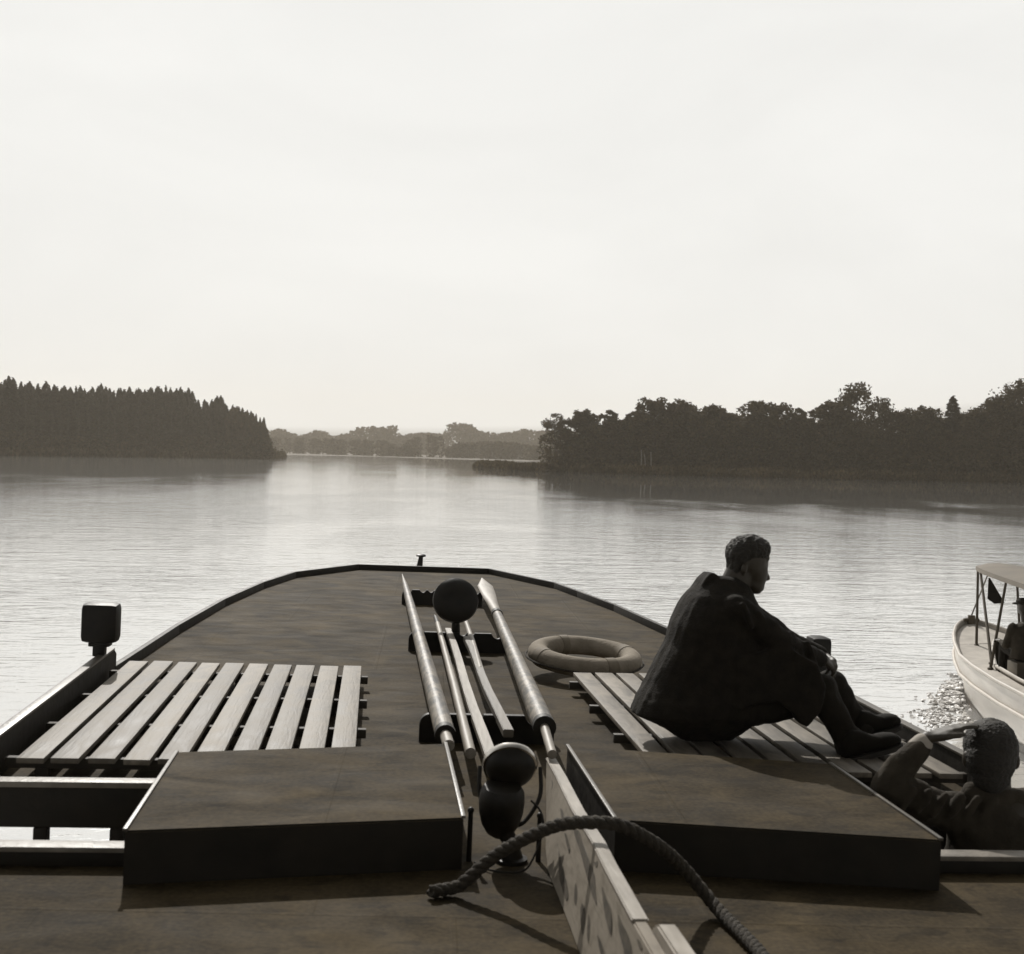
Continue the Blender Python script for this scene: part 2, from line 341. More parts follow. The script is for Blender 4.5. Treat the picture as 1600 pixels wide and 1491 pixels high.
bank('right_bank', RS, [(34, 362), (45, 370), (60, 400), (90, 420), (120, 420), (160, 420), (200, 420), (240, 420), (300, 400), (360, 300)], 'low wooded bank on the right')
FS = [(-400, 1000), (-140, 880), (-62, 830), (-36, 850), (5, 855), (58, 740), (90, 690), (180, 640), (500, 500)]
bank('far_bank', FS, [(-500, 1500), (-300, 1500), (-200, 1500), (-60, 1500), (20, 1500), (120, 1500), (240, 1500), (500, 1500), (900, 1300)], 'distant shore closing the lake')

# ------------------------------------------------------------------ trees
nr = np.random.RandomState(3)
def quads_mesh(name, cen, size, up_bias=0, el=1.0, dirs=None):
    n = len(cen)
    a = nr.normal(size=(n, 3)) if dirs is None else dirs + nr.normal(size=(n, 3))*.25
    a /= np.linalg.norm(a, axis=1)[:, None]
    b = nr.normal(size=(n, 3)); b[:, 2] += up_bias; b -= a*(a*b).sum(1)[:, None]; b /= np.linalg.norm(b, axis=1)[:, None]
    s = size[:, None]
    v = np.stack([cen-a*s*el-b*s*.35, cen-a*s*el*.1+b*s*.62-b*0, cen+a*s*el+b*s*.2, cen+a*s*.15*el-b*s*.6], 1).reshape(-1, 3)
    me = bpy.data.meshes.new(name); me.vertices.add(4*n); me.vertices.foreach_set('co', v.ravel())
    me.loops.add(4*n); me.loops.foreach_set('vertex_index', np.arange(4*n, dtype=np.int32))
    me.polygons.add(n); me.polygons.foreach_set('loop_start', np.arange(0, 4*n, 4, dtype=np.int32))
    me.update(calc_edges=True); return me
def broad_crown(seed, h=18., r=5., n=8000, gap=.0, low=.06, spire=0, leaf=.34):
    """leaf clumps spread through lobes"""
    rs = np.random.RandomState(seed); C0 = []; S0 = []
    lobes = []
    nl = 60
    def dome(rho): return h*(.45+.55*math.sqrt(max(0, 1-rho*rho*.92)))
    for i in range(nl):
        an = rs.uniform(0, 6.28); q = rs.uniform(.2, .36)*r; rho = math.sqrt(rs.uniform(.02, 1)); top = dome(rho)*rs.uniform(.9, 1.0)
        z = min(rs.uniform(low, 1.0)*h, top-q*.8); wob = 1+.14*math.sin(an*2+seed)+.1*math.sin(an*5+2*seed)
        lobes.append((max(0, rho*r*wob-q*.6)*math.cos(an), max(0, rho*r*wob-q*.6)*math.sin(an), z, q))
    for k in range(9):
        an = k*2.4+seed; rho = .12+.075*k; q = rs.uniform(.16, .26)*r; lobes.append((rho*r*math.cos(an), rho*r*math.sin(an), dome(rho)*rs.uniform(.92, 1.0)-q*.8, q))
    if gap: lobes = [l for l in lobes if rs.rand() > gap]
    per = n//len(lobes)
    for (x, y, z, q) in lobes:
        d = rs.normal(size=(per, 3)); d /= np.linalg.norm(d, axis=1)[:, None]
        rr = q*rs.uniform(.3, 1.1, size=(per, 1))**.6
        # twiggy outline: clump noise
        cl = 1+.28*np.sin(d[:, :1]*7+x)*np.sin(d[:, 1:2]*6+y)+.15*np.sin(d[:, 2:]*11+z)
        p = np.array([x, y, z])+d*rr*cl*np.array([1, 1, .82])
        if spire: p[:, 2] += (rs.rand(per)**4)*spire
        C0.append(p); S0.append(rs.uniform(.6, 1.35, per)*leaf)
    cen = np.concatenate(C0); S1 = np.concatenate(S0)
    cen[:, 2] = np.where(cen[:, 2] > h-.5, h-.5+(cen[:, 2]-h+.5)*.45, np.maximum(cen[:, 2], .3))
    return quads_mesh('crown', cen, S1), lobes
def trunk_mesh(h, lobes, r=.32, seed=0):
    bm = B(); pts = [Vector((math.sin(i*.9+seed)*.12*i*.3, math.cos(i*.7+seed)*.1*i*.3, h*.78*i/6)) for i in range(7)]
    tube(bm, pts, [r*(1-.13*i) for i in range(7)], 7)
    for k, (x, y, z, q) in enumerate(lobes[::4]):
        a = pts[min(5, max(1, int(z/h*5)))]; b = Vector((x, y, z)); mid = a.lerp(b, .5)+Vector((0, 0, -.3))
        tube(bm, [a, mid, b], [r*.35, r*.22, r*.08], 5)
    me = bpy.data.meshes.new('trunk'); bmesh.ops.recalc_face_normals(bm, faces=bm.faces); bm.to_mesh(me); bm.free(); me.shade_smooth(); return me
def spruce_mesh(seed, h=26., r=3.4, n=3400):
    rs = np.random.RandomState(seed); t = rs.uniform(0, 1, n)**1.15; z = h*(.06+.94*t)
    lay = np.round(z/1.15)*1.15; z = lay*.45+z*.55+rs.uniform(-.45, .35, n)
    env = r*np.maximum(.004, 1-(z/h))**.6*(.75+.45*rs.rand(n))*(1+.25*np.sin(lay*5.1+seed)) + .12
    an = np.round(rs.uniform(0, 6.283, n)*2.2)/2.2 + rs.normal(size=n)*.16 + lay
    rad = env*np.sqrt(rs.uniform(.05, 1, n))
    cen = np.stack([rad*np.cos(an), rad*np.sin(an), z-rad*.22], 1)
    dirs = np.stack([np.cos(an), np.sin(an), -.25+0*an], 1)
    sz = rs.uniform(.4, .85, n)*(1-.45*z/h)
    m1 = min(int(n*.02), 50); cen[:m1] = np.stack([rs.normal(size=m1)*.07, rs.normal(size=m1)*.07, h*(1-.09*rs.rand(m1))], 1); sz[:m1] = .28
    return quads_mesh('crown', cen, sz, dirs=dirs, el=1.1)
BRO = []
for s, kw in enumerate([dict(), dict(r=5.6), dict(r=4.6, spire=1.2), dict(gap=.42, n=3600, r=5.2, leaf=.3), dict(gap=.3, n=4200, r=5, spire=2.0, leaf=.28), dict(r=4.2), dict(r=6.0, n=7000)]):
    cm, lb = broad_crown(11+s, **kw); cm.materials.append(M['leaf'])
    tm = trunk_mesh(18, lb, seed=s); tm.materials.append(M['bark']); BRO.append((cm, tm))
SPR = []
tbm = B(); tube(tbm, [(0, 0, 0), (0, 0, 12), (0, 0, 25)], [.3, .2, .04], 7); stm = bpy.data.meshes.new('trunk'); tbm.to_mesh(stm); tbm.free(); stm.materials.append(M['bark'])
for s in range(5):
    me = spruce_mesh(40+s, r=[3.6, 3.0, 4.0, 3.3, 2.6][s]); me.materials.append(M['needle']); SPR.append((me, stm))
def tree(name, pair, loc, h, wid, label, cat, group=None, base_h=18.):
    o = bpy.data.objects.new(name, None); C.objects.link(o)
    o.location = loc; o.rotation_euler = (0, 0, rnd.uniform(0, 6.28)); s = h/base_h; o.scale = (wid*s, wid*s, s); tags(o, label, cat, group)
    for nm, me in zip(('crown', 'trunk'), pair):
        c = bpy.data.objects.new(nm, me); C.objects.link(c); c.parent = o
    return o
def interp(P, x):
    if x <= P[0][0]: return P[0][1]
    for a, b in zip(P, P[1:]):
        if x <= b[0]: return a[1]+(b[1]-a[1])*(x-a[0])/(b[0]-a[0])
    return P[-1][1]
def tree_at(name, pair, px, top, Y, label, cat, group=None, wid=1., base_h=18., z0=.4):
    p = Wy(px, top, Y); return tree(name, pair, (p.x, p.y, z0), p.z-z0, wid, label, cat, group, base_h)
# right bank: the trees that stand out, left to right
FEAT = [ # px, top, Y, variant, width, label, cat
 (869, 645, 285, 3, .78, 'gappy round tree at the tip of the right bank, sky showing through its crown', 'tree'),
 (884, 668, 287, 3, .8, 'low half bare tree leaning at the very end of the right wood', 'tree'),
 (914, 637, 283, 0, .82, 'round dense crowned tree second from the point of the right bank', 'tree'),
 (955, 640, 279, 5, .86, 'small flat topped tree right of the notch in the right wood', 'tree'),
 (988, 642, 277, 5, .8, 'low tree before the tall dome of the right wood', 'tree'),
 (1022, 618, 276, 1, .8, 'broad domed tree, highest of the left half of the right wood', 'tree'),
 (1062, 622, 275, 6, .74, 'wide flat domed tree beside the highest dome of the right wood', 'tree'),
 (1118, 629, 272, 0, .8, 'even rounded tree halfway along the right wood', 'tree'),
 (1182, 624, 271, 2, .8, 'tree with thin spiky top twigs midway along the right wood', 'tree'),
 (1218, 626, 270, 1, .72, 'squat flat crowned tree left of the tallest loose crown', 'tree'),
 (1250, 637, 269, 5, .8, 'small rounded tree in the dip left of the tallest loose crown', 'tree'),
 (1298, 622, 268, 0, .8, 'rising shoulder tree against the tallest loose crown', 'tree'),
 (1340, 599, 268, 4, .68, 'tallest loose crowned tree of the right wood with sky between its branches', 'tree'),
 (1376, 622, 268, 4, .62, 'thin ragged tree at the right edge of the tallest crown', 'tree'),
 (1418, 636, 266, 6, .76, 'broad round tree just right of the deep notch in the wood', 'tree'),
 (1447, 631, 266, 0, .7, 'round tree between the deep notch and the pointed tree', 'tree'),
 (1530, 634, 262, 1, .8, 'low round tree in front of the spiky trees at the right edge', 'tree'),
 (1556, 618, 262, 2, .7, 'middle tree of the spiky group at the right edge', 'tree'),
 (1592, 594, 260, 4, .7, 'high spiky tree at the right edge of the picture', 'tree'),
]
for px, top, Y, v, wd_, lab, cat in FEAT: tree_at('broadleaf_tree', BRO[v], px, top, Y+4, lab, cat, wid=wd_*1.5)
tree_at('spruce_tree', SPR[2], 1489, 621, 268, 'single pointed spruce between round trees in the right wood', 'spruce', wid=1.3, base_h=26.)
OUT = [(850, 690), (880, 655), (940, 655), (1000, 650), (1060, 630), (1120, 637), (1200, 640), (1260, 648), (1340, 640), (1380, 660), (1400, 668), (1480, 648), (1560, 632), (1620, 615), (1900, 600)]
GR = 'trees inside the dark wood on the right bank'
for row, (dy, drop, step) in enumerate([(0, 24, 22), (9, 10, 22), (20, 5, 22)]):
    px = 905+row*8
    while px < 1760:
        Y = 283-(px-880)*.032+dy+3; t = interp(OUT, px)+drop+rnd.uniform(-5, 10)
        tree_at('broadleaf_tree', BRO[rnd.choice([0, 1, 2, 5, 6])], px+rnd.uniform(-6, 6), t, Y, 'dense broadleaf tree filling the dark wood on the right bank', 'tree', GR, wid=rnd.uniform(1.05, 1.35)); px += step
# pale birch stems showing at the water's edge
for k, (px, t) in enumerate([(1001, 703), (1007, 709), (1016, 706)]):
    p = Wy(px, 735, 266); bm = B(); q = Wy(px+rnd.uniform(-2, 2), t, 266)
    tube(bm, [(p.x, p.y, .3), (p.x+.15, p.y, (q.z+.3)/2), (q.x, p.y, q.z)], [.17, .14, .08], 7)
    o = obj('birch_trunk', bm, M['birch'], loc=(p.x, p.y, .3), ship=False)
    tags(o, 'pale bare birch stem at the edge of the right wood', 'tree trunk', 'pale birch stems on the right bank')
# left wood of spruces
LO = [(-80, 592), (0, 601), (14, 588), (28, 603), (36, 597), (60, 602), (75, 599), (100, 606), (125, 602), (140, 615), (152, 606), (180, 606), (205, 608), (240, 607), (258, 609), (282, 608), (300, 616), (314, 628), (325, 624), (345, 620), (358, 630), (378, 634), (392, 642), (405, 652), (414, 657), (421, 680), (425, 700)]
def shoreY(px): return interp([(-150, 350), (0, 388), (100, 406), (200, 427), (300, 444), (380, 456), (420, 462)], px)
GL = 'spruces of the dense wood on the left shore'
px = -70
SPL = [(14, 589, 'tallest spiky spruce near the left edge of the picture'), (345, 619, 'tufted spruce standing above the slope at the right part of the left wood'), (282, 606, 'pointed spruce at the last high spot of the left wood')]
for x_, t_, l_ in SPL: tree_at('spruce_tree', SPR[1], x_, t_, shoreY(x_)+14, l_, 'spruce', wid=.9, base_h=26.)
for row, (dy, drop, step) in enumerate([(5, 30, 12), (11, 8, 8), (18, -1, 6.8), (26, 3, 7.5)]):
    px = -90+row*4
    while px < 424:
        t = interp(LO, px)+drop+rnd.uniform(-3, 5)
        if t < 694: tree_at('spruce_tree', SPR[rnd.randrange(5)], px+rnd.uniform(-3, 3), t+(rnd.uniform(-3, 6) if row > 1 else 0), shoreY(px)+dy, 'dark spruce within the dense wood on the left shore', 'spruce', GL, wid=rnd.uniform(.75, 1.25) if row > 1 else rnd.uniform(1.1, 1.6), base_h=26.)
        px += step*rnd.uniform(.75, 1.25)
for px, t, v in [(365, 634, 0), (383, 642, 1), (398, 650, 5), (408, 656, 0), (415, 668, 5), (421, 684, 1), (352, 650, 6), (332, 655, 1)]:
    tree_at('broadleaf_tree', BRO[v], px, t, shoreY(px)+6, 'round leafy tree on the sloping right end of the left wood', 'tree', 'leafy trees at the end of the left wood', wid=.62)
# reeds and scrub at the waterlines (uncountable)
def reeds(name, path, n, h, depth, label, leaf=.35, tip=0):
    cen = []; sz = []; dr = []
    for i in range(n):
        t = rnd.random()*(len(path)-1); k = int(t); f = t-k; a, b = Vector(path[k]), Vector(path[k+1]); p = a.lerp(b, f)
        nrm = Vector((-(b-a).y, (b-a).x)).normalized()
        if nrm.y < 0 and abs(nrm.y) > .3: nrm = -nrm
        p = p + nrm*rnd.uniform(-.8, depth); hh = h*rnd.uniform(.5, 1.1)*(1+.3*mnoise.noise(Vector((p.x*.1, p.y*.1, 0))))*min(1, .25+t/tip if tip else 1)
        cen.append((p.x, p.y, rnd.uniform(.05, 1)**.8*hh)); sz.append(leaf*rnd.uniform(.6, 1.3)); dr.append((0, 0, 1))
    me = quads_mesh(name, np.array(cen), np.array(sz), dirs=np.array(dr, float)*.8, el=1.2)
    o = obj(name, me, M['reed'], ship=False, sm=0); tags(o, label, 'reeds', kind='stuff')
reeds('reeds', [(x, y) for x, y in RS[:-1]], 26000, 1.9, 4, 'dark reed belt along the right bank and its long point', tip=1.6)
reeds('reeds', [(x, y) for x, y in LS[1:]], 16000, 2.6, 4, 'reed belt under the spruces on the left shore', .5)
# scrub at wood feet
def scrub(name, pts, n, h, label):
    cen = []; sz = []
    for i in range(n):
        p = rnd.choice(pts); q = rnd.gauss(0, 1.6); cen.append((p[0]+q, p[1]+rnd.gauss(0, 1.4), abs(rnd.random())*p[2]*h)); sz.append(rnd.uniform(.3, .6))
    o = obj(name, quads_mesh(name, np.array(cen), np.array(sz)), M['leaf'], ship=False, sm=0); tags(o, label, 'undergrowth', kind='stuff')
P_ = []
for i in range(150):
    px = 865+i*6; P_.append((*Wy(px, 735, 282-(px-880)*.032).xy, rnd.uniform(.6, 1.4)))
scrub('undergrowth', P_, 26000, 5, 'bushes at the foot of the right wood')
P_ = []
for i in range(90):
    px = -100+i*5.85; P_.append((*Wy(px, 710, shoreY(px)+3).xy, rnd.uniform(.6, 1.3)))
scrub('undergrowth', P_, 22000, 6, 'bushes at the foot of the left wood')
# distant wood: one faded mass of crowns in two ridges
FO1 = [(380, 684), (430, 684), (500, 686), (560, 688), (600, 688), (625, 700), (640, 690), (655, 680), (690, 682), (700, 700), (720, 692), (780, 690), (830, 696), (900, 705)]
FO2 = [(380, 678), (425, 672), (440, 670), (455, 678), (475, 681), (495, 673), (507, 675), (520, 682), (545, 678), (556, 667), (580, 666), (596, 668), (611, 668), (614, 662), (618, 672), (626, 682), (645, 678), (660, 676), (680, 678), (695, 678), (705, 663), (718, 660), (735, 663), (745, 674), (770, 677), (800, 676), (820, 671), (840, 673), (900, 676)]
cen = []; sz = []
for O, Y0, nn, leaf, wd2 in ((FO1, 880, 15000, 1.1, 4), (FO2, 1180, 24000, 1.7, 7)):
    for k in range(nn//110):
        px = rnd.uniform(375, 905); t = interp(O, px)+abs(rnd.gauss(0, 3)); Y = Y0-(px-600)*(.55 if Y0 < 1000 else .2)+rnd.uniform(0, 50); p = Wy(px, t, Y)
        for j in range(110):
            a = rnd.uniform(0, 6.28); e = rnd.random()**1.25; q = wd2*max(.75 if e > .5 else 0, math.sin(math.pi*min(1, e*.85+.12)))**.6*rnd.uniform(.3, 1.05)
            cen.append((p.x+q*math.cos(a), p.y+q*math.sin(a), p.z*(1-e)+.2)); sz.append(leaf*rnd.uniform(.6, 1.3))
o = obj('distant_wood', quads_mesh('distant_wood', np.array(cen), np.array(sz)), M['leaf'], ship=False, sm=0); tags(o, 'pale hazy wood closing the far end of the lake', 'wood', kind='stuff')
# haze
bm = B(); box(bm, (-1500, -120, -1), (1800, 1700, 75)); hz = obj('haze', bm, None, ship=False, sm=0)
hm = bpy.data.materials.new('haze'); hm.use_nodes = True; t = hm.node_tree; t.nodes.remove(t.nodes['Principled BSDF'])
pv = t.nodes.new('ShaderNodeVolumePrincipled'); pv.inputs['Color'].default_value = (1, .91, .77, 1); pv.inputs['Density'].default_value = .00025; pv.inputs['Anisotropy'].default_value = .3
t.links.new(pv.outputs[0], t.nodes['Material Output'].inputs['Volume']); hz.data.materials.append(hm); tags(hz, 'thin summer haze over the lake', 'haze', kind='stuff')

# ================================================================== OUR BOAT
boat = thing('passenger_boat', 'dark passenger boat seen along its tarred canvas roof towards the rounded bow', 'boat', (0, 4, -1.4))
NX = 1.27
edge = [(-2.1, -2), (-2.1, 4.05), (-NX, 4.05), (-NX, 4.95), (-1.99, 4.95), (-1.97, 7.27), (-1.88, 9.0), (-1.75, 10.6), (-1.56, 12.0), (-1.33, 13.1), (-.71, 14.2),
        (.75, 14.2), (1.3, 12.85), (1.42, 12.1), (1.58, 11.05), (1.72, 9.5), (1.9, 8.3), (1.99, 7.2), (1.99, 4.95), (NX, 4.95), (NX, 4.05), (2.1, 4.05), (2.1, -2)]
bm = B(); prism(bm, [(x, y, -.1) for x, y in edge][::-1], (0, 0, .1))
obj('roof_deck', bm, M['canvas'], boat, sm=20)
bm = B(); rim = [(x, y) for x, y in edge[5:18]]
for i, (a, b) in enumerate(zip(rim, rim[1:])):
    beam(bm, (*a, .018), (*b, .018), .035, .085, .004)
obj('roof_rim', bm, M['paint_and_shade'], boat)
# hull and cabin walls
def half(y): return 2.05 if y < 8 else max(.02, 2.05*(1-((y-8)/7.4)**2.2))
bm = B(); rings = []
for y in [-3, 0, 4, 8, 9.5, 11, 12.3, 13.4, 14.3, 15, 15.38]:
    h = half(y); zt = -1.42+max(0, (y-6))*.1; rings.append([(-h, y, zt), (h, y, zt), (h*.93, y, -2.1), (h*.7, y, -2.8), (-h*.7, y, -2.8), (-h*.93, y, -2.1)])
loft(bm, rings); obj('hull', bm, M['hull'], boat, sm=30)
bm = B()
prism(bm, [(-1.98, -2, -1.45), (1.98, -2, -1.45), (1.98, 4.0, -1.45), (1.24, 4.0, -1.45), (1.24, 9.6, -1.45), (.9, 11.2, -1.45), (-.9, 11.2, -1.45), (-1.24, 9.6, -1.45), (-1.24, 4.0, -1.45), (-1.98, 4.0, -1.45)], (0, 0, 1.345))
obj('cabin_wall', bm, M['wall'], boat, sm=20)
# hatches with bright edge strips, outer side a little lower
def hatch(s):
    zi, zo = .165, .162
    x0, x1 = .245, 1.26
    P = [(x0*s, 4.03), (x1*s, 3.86), (x1*s, 4.86), (x0*s, 5.07)]
    Z = [zi, zo, zo, zi]
    bm = B(); top = [bm.verts.new((x, y, z)) for (x, y), z in zip(P, Z)]; bot = [bm.verts.new((x, y, .002)) for (x, y) in P]
    bm.faces.new(top); bm.faces.new(bot[::-1])
    for i in range(4): j = (i+1) % 4; bm.faces.new((top[i], top[j], bot[j], bot[i]))
    bmesh.ops.bevel(bm, geom=[e for e in bm.edges if all(v.co.z > .05 for v in e.verts)], offset=.006, segments=2, affect='EDGES')
    h = obj('hatch', bm, M['canvas'], boat, sm=30); h.data.materials.append(M['paint_and_shade'])
    for f in h.data.polygons: f.material_index = 0 if f.normal.z > .8 else 1  # canvas on top; sides coloured near-black to paint in their shade
    for (xa, ya, za), (xb, yb, zb) in (((x0*s, 4.03, zi), (x0*s, 5.07, zi)), ((x1*s, 3.86, zo), (x1*s, 4.86, zo))):
        bm = B(); beam(bm, (xa, ya, za+.003), (xb, yb, zb+.003), .014, .01, .003); obj('edge_strip', bm, M['strip'], h)
    return h
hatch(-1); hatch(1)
# stairwell coamings, far rails, side boards with lamps
for s in (-1, 1):
    bm = B(); box(bm, (min(s*NX, s*2.12), 4.03, .0), (max(s*NX, s*2.12), 4.085, .045), .004); c = obj('coaming', bm, M['paint_and_shade'], boat)
    bm = B(); box(bm, (min(s*(NX+.0), s*2.12), 4.02, .045), (max(s*NX, s*2.12), 4.095, .062), .004); obj('cap_strip', bm, M['cap'], c)
    bm = B(); box(bm, (min(s*1.26, s*2.05), 4.765, -.1), (max(s*1.26, s*2.05), 4.8, .052), .004); rb = obj('rail_board', bm, M['paint_and_shade'], boat)
    bm = B(); beam(bm, (s*1.27, 4.78, .064), (s*2.07, 4.78, .06), .07, .022, .004); obj('rail_cap', bm, M['cap'], rb)
    for xx in (1.45, 1.72, 2.0):
        bm = B(); box(bm, (s*xx-.025, 4.76, -1.42), (s*xx+.025, 4.81, -.1), .004); obj('post', bm, M['paint_and_shade'], rb)
    bm = B(); box(bm, (min(s*1.26, s*2.0), 4.86, -1.44), (max(s*1.26, s*2.0), 4.9, -1.40), 0); obj('step', bm, M['wall'], boat)
    # side board
    x0, x1 = sorted((s*1.955, s*1.99)); bm = B(); zt = .16 if s < 0 else .13
    prism(bm, [(x0, 4.98, .0), (x0, 7.3, .0), (x0, 7.3, zt-.03), (x0, 7.24, zt), (x0, 4.98, zt)], (x1-x0, 0, 0))
    bmesh.ops.bevel(bm, geom=bm.edges[:], offset=.004, segments=2, affect='EDGES')
    sb = obj('side_board', bm, M['paint_and_shade'], boat)
    bm = B(); beam(bm, (s*1.972, 5.0, zt+.005), (s*1.972, 7.22, zt+.005), .045, .012, .003); obj('edge_strip', bm, M['strip'], sb)
    # lamp
    lx = s*1.985; ly = 7.0 if s < 0 else 7.05; bm = B(); hw = .095 if s < 0 else .06; zb = .235 if s < 0 else .2; zq = .445 if s < 0 else .37
    box(bm, (lx-hw, ly-.07, zb), (lx+hw, ly+.075, zq), .032); lp = obj('navigation_lamp', bm, M['black'], boat)
    bm = B(); box(bm, (lx-.035, ly-.03, zt), (lx+.03, ly+.03, zb+.005), .008); box(bm, (lx-.055, ly-.045, zb-.02), (lx+.055, ly+.045, zb+.002), .006); obj('bracket', bm, M['black'], lp)
    bm = B(); box(bm, (lx-hw+.02, ly+.073, zb+.025), (lx+hw-.02, ly+.09, zq-.025), .02); obj('lens', bm, M['glass'], lp)
# cradles: scalloped boards
def cradle(y, notches, x0=-.3, x1=.36, h=.13):
    pts = [(x0, .0)]; 
    prof = []
    N = 150
    for i in range(N+1):
        x = x0+(x1-x0)*i/N; z = h
        for nx, nrad in notches:
            if abs(x-nx) < nrad: z = min(z, h+.012-math.sqrt(nrad*nrad-(x-nx)**2)*1.15)
        e = min(x-x0, x1-x); 
        if e < .05: z = min(z, h-.05+math.sqrt(max(0, .05**2-(.05-e)**2)))
        prof.append((x, max(.025, z)))
    P = [(x0, 0)]+prof+[(x1, 0)]
    bm = B(); prism(bm, [(x, y-.018, z) for x, z in P], (0, .036, 0)); obj('cradle', bm, M['black'], boat, sm=25)
cradle(11.1, [(-.235, .035), (-.11, .03), (-.04, .028), (.03, .028), (.1, .028), (.35, .034)], -.29, .41)
cradle(8.5, [(-.232, .036), (-.095, .022), (-.03, .028), (.06, .028), (.12, .022), (.29, .04)], -.3, .36)
cradle(5.83, [(-.235, .042), (-.13, .022), (-.055, .03), (.045, .03), (.21, .048)], -.32, .3)
# round signal disc on a short post
bm = B(); c = Vector((.004, 8.55, .335)); ax = Matrix.Translation(c) @ Matrix.Rotation(R(90-22), 4, 'X')
lathe(bm, [(.02, -.012), (.145, -.012), (.152, -.006), (.154, .004), (.15, .03), (.12, .055), (.05, .075), (.002, .08)], ax, 40)
sd = obj('signal_lamp', bm, M['black'], boat)
bm = B(); tube(bm, [c+Vector((0, -.02, -.04)), (.012, 8.52, .16), (.02, 8.58, .0)], [.02, .028, .035], 12); obj('post', bm, M['black'], sd)
# searchlight
base = Vector((-.075, 4.16, 0))
c = Vector((-.088, 4.16, .3)); axd = Vector((.05, .9, .55)).normalized(); q = axd.to_track_quat('Z', 'Y').to_matrix().to_4x4()
ax = Matrix.Translation(c) @ q
bm = B(); lathe(bm, [(.004, -.055), (.03, -.053), (.056, -.044), (.074, -.026), (.083, -.004), (.084, .012), (.078, .014), (.05, .006), (.002, .004)], ax, 40)
slp = obj('searchlight', bm, M['black'], boat)
bm = B(); lathe(bm, [(.082, -.004), (.089, -.002), (.092, .008), (.09, .018), (.083, .02), (.08, .014)], ax, 40); obj('rim', bm, M['chrome'], slp)
bm = B(); lathe(bm, [(.002, .022), (.05, .019), (.079, .015), (.079, .012), (.002, .014)], ax, 36); obj('lens', bm, M['glass'], slp)
bm = B(); lathe(bm, [(.004, -.13), (.022, -.127), (.045, -.11), (.062, -.08), (.072, -.04), (.075, .0), (.072, .03), (.06, .05), (.004, .055)], Matrix.Translation(c+Vector((-.028, -.045, -.1))) @ Matrix.Rotation(R(12), 4, 'X'), 30)
obj('back_housing', bm, M['black'], slp)
bm = B(); tube(bm, [c+Vector((-.02, -.05, -.19)), (-.085, 4.11, .07), (-.078, 4.12, .0)], [.03, .026, .045], 14); lathe(bm, [(.055, 0), (.055, .012), (.03, .02)], Matrix.Translation((-.078, 4.12, 0)), 20); obj('stem', bm, M['black'], slp)
bm = B(); tube(bm, curve_pts([c+Vector((-.1, 0, 0)), c+Vector((-.098, -.03, -.09)), c+Vector((-.05, -.04, -.17)), c+Vector((0, -.05, -.18)), c+Vector((.05, -.04, -.17)), c+Vector((.098, -.03, -.09)), c+Vector((.1, 0, 0))], 6), .007, 8); obj('yoke', bm, M['black'], slp)
bm = B(); tube(bm, curve_pts([(-.02, 4.12, .2), (.01, 4.1, .17), (.015, 4.06, .12), (-.02, 4.0, .05), (-.06, 3.98, .012), (-.15, 4.0, .008), (-.2, 4.08, .008)], 8), .0035, 6); obj('cable', bm, M['black'], slp)
for x, h in ((-.215, .165), (.012, .15)):
    bm = B(); tube(bm, [(x, 4.12, 0), (x, 4.12, h)], [.009, .008], 10); ball(bm, (x, 4.12, h), (.011, .011, .011)); obj('stanchion', bm, M['black'], slp)
# bow post
bm = B(); tube(bm, [(-.02, 14.95, -.52), (-.02, 14.95, -.1), (0, 14.95, .0), (.01, 14.95, .1)], [.07, .06, .035, .025], 12); lathe(bm, [(.03, .1), (.055, .108), (.058, .125), (.04, .135)], Matrix.Translation((.01, 14.95, 0)), 16)
obj('bow_post', bm, M['black'], boat)
bm = B(); box(bm, (-.2, 14.75, -.56), (.2, 15.1, -.5), .01); obj('bow_plate', bm, M['paint_and_shade'], boat)

# ------------------------------------------------------------------ slatted platforms
def platform(s, lab):
    o = thing('slatted_platform', lab, 'duckboard', (s*1.25, 6.1, .0), group='slatted wooden platforms on the roof')
    bm = B(); x = .6
    for k in range(10):
        xa, xb = x+.13*k, x+.13*k+.102; jx = rnd.uniform(-.005, .005); xa += jx; xb += jx+rnd.uniform(-.004, .003); y0 = 4.99+rnd.uniform(-.01, .01); y1 = 7.24+rnd.uniform(-.016, .014); xm = s*(xa+xb)/2; sk = rnd.uniform(-.0022, .0022)
        vs = box(bm, (min(s*xa, s*xb), y0, .078), (max(s*xa, s*xb), y1, .1), .0035)
        dz = rnd.uniform(-.0015, .002)
        for v in vs: v.co.z += dz; v.co.x += sk*(v.co.y-6.1)
    obj('slats', bm, M['slat'], o, sm=30)
    for y in (5.1, 5.72, 6.38, 7.05):
        bm = B(); box(bm, (min(s*.56, s*1.94), y-.018, .036), (max(s*.56, s*1.94), y+.018, .0765), .003); [box(bm, (s*q-.025, y-.018, .002), (s*q+.025, y+.018, .036)) for q in (.72, 1.25, 1.8)]; obj('crossbar', bm, M['crossbar'], o)
    return o
platform(-1, 'sunlit slatted wooden platform on the left side of the roof, empty')
platform(1, 'slatted wooden platform on the right side of the roof under the sitting man')

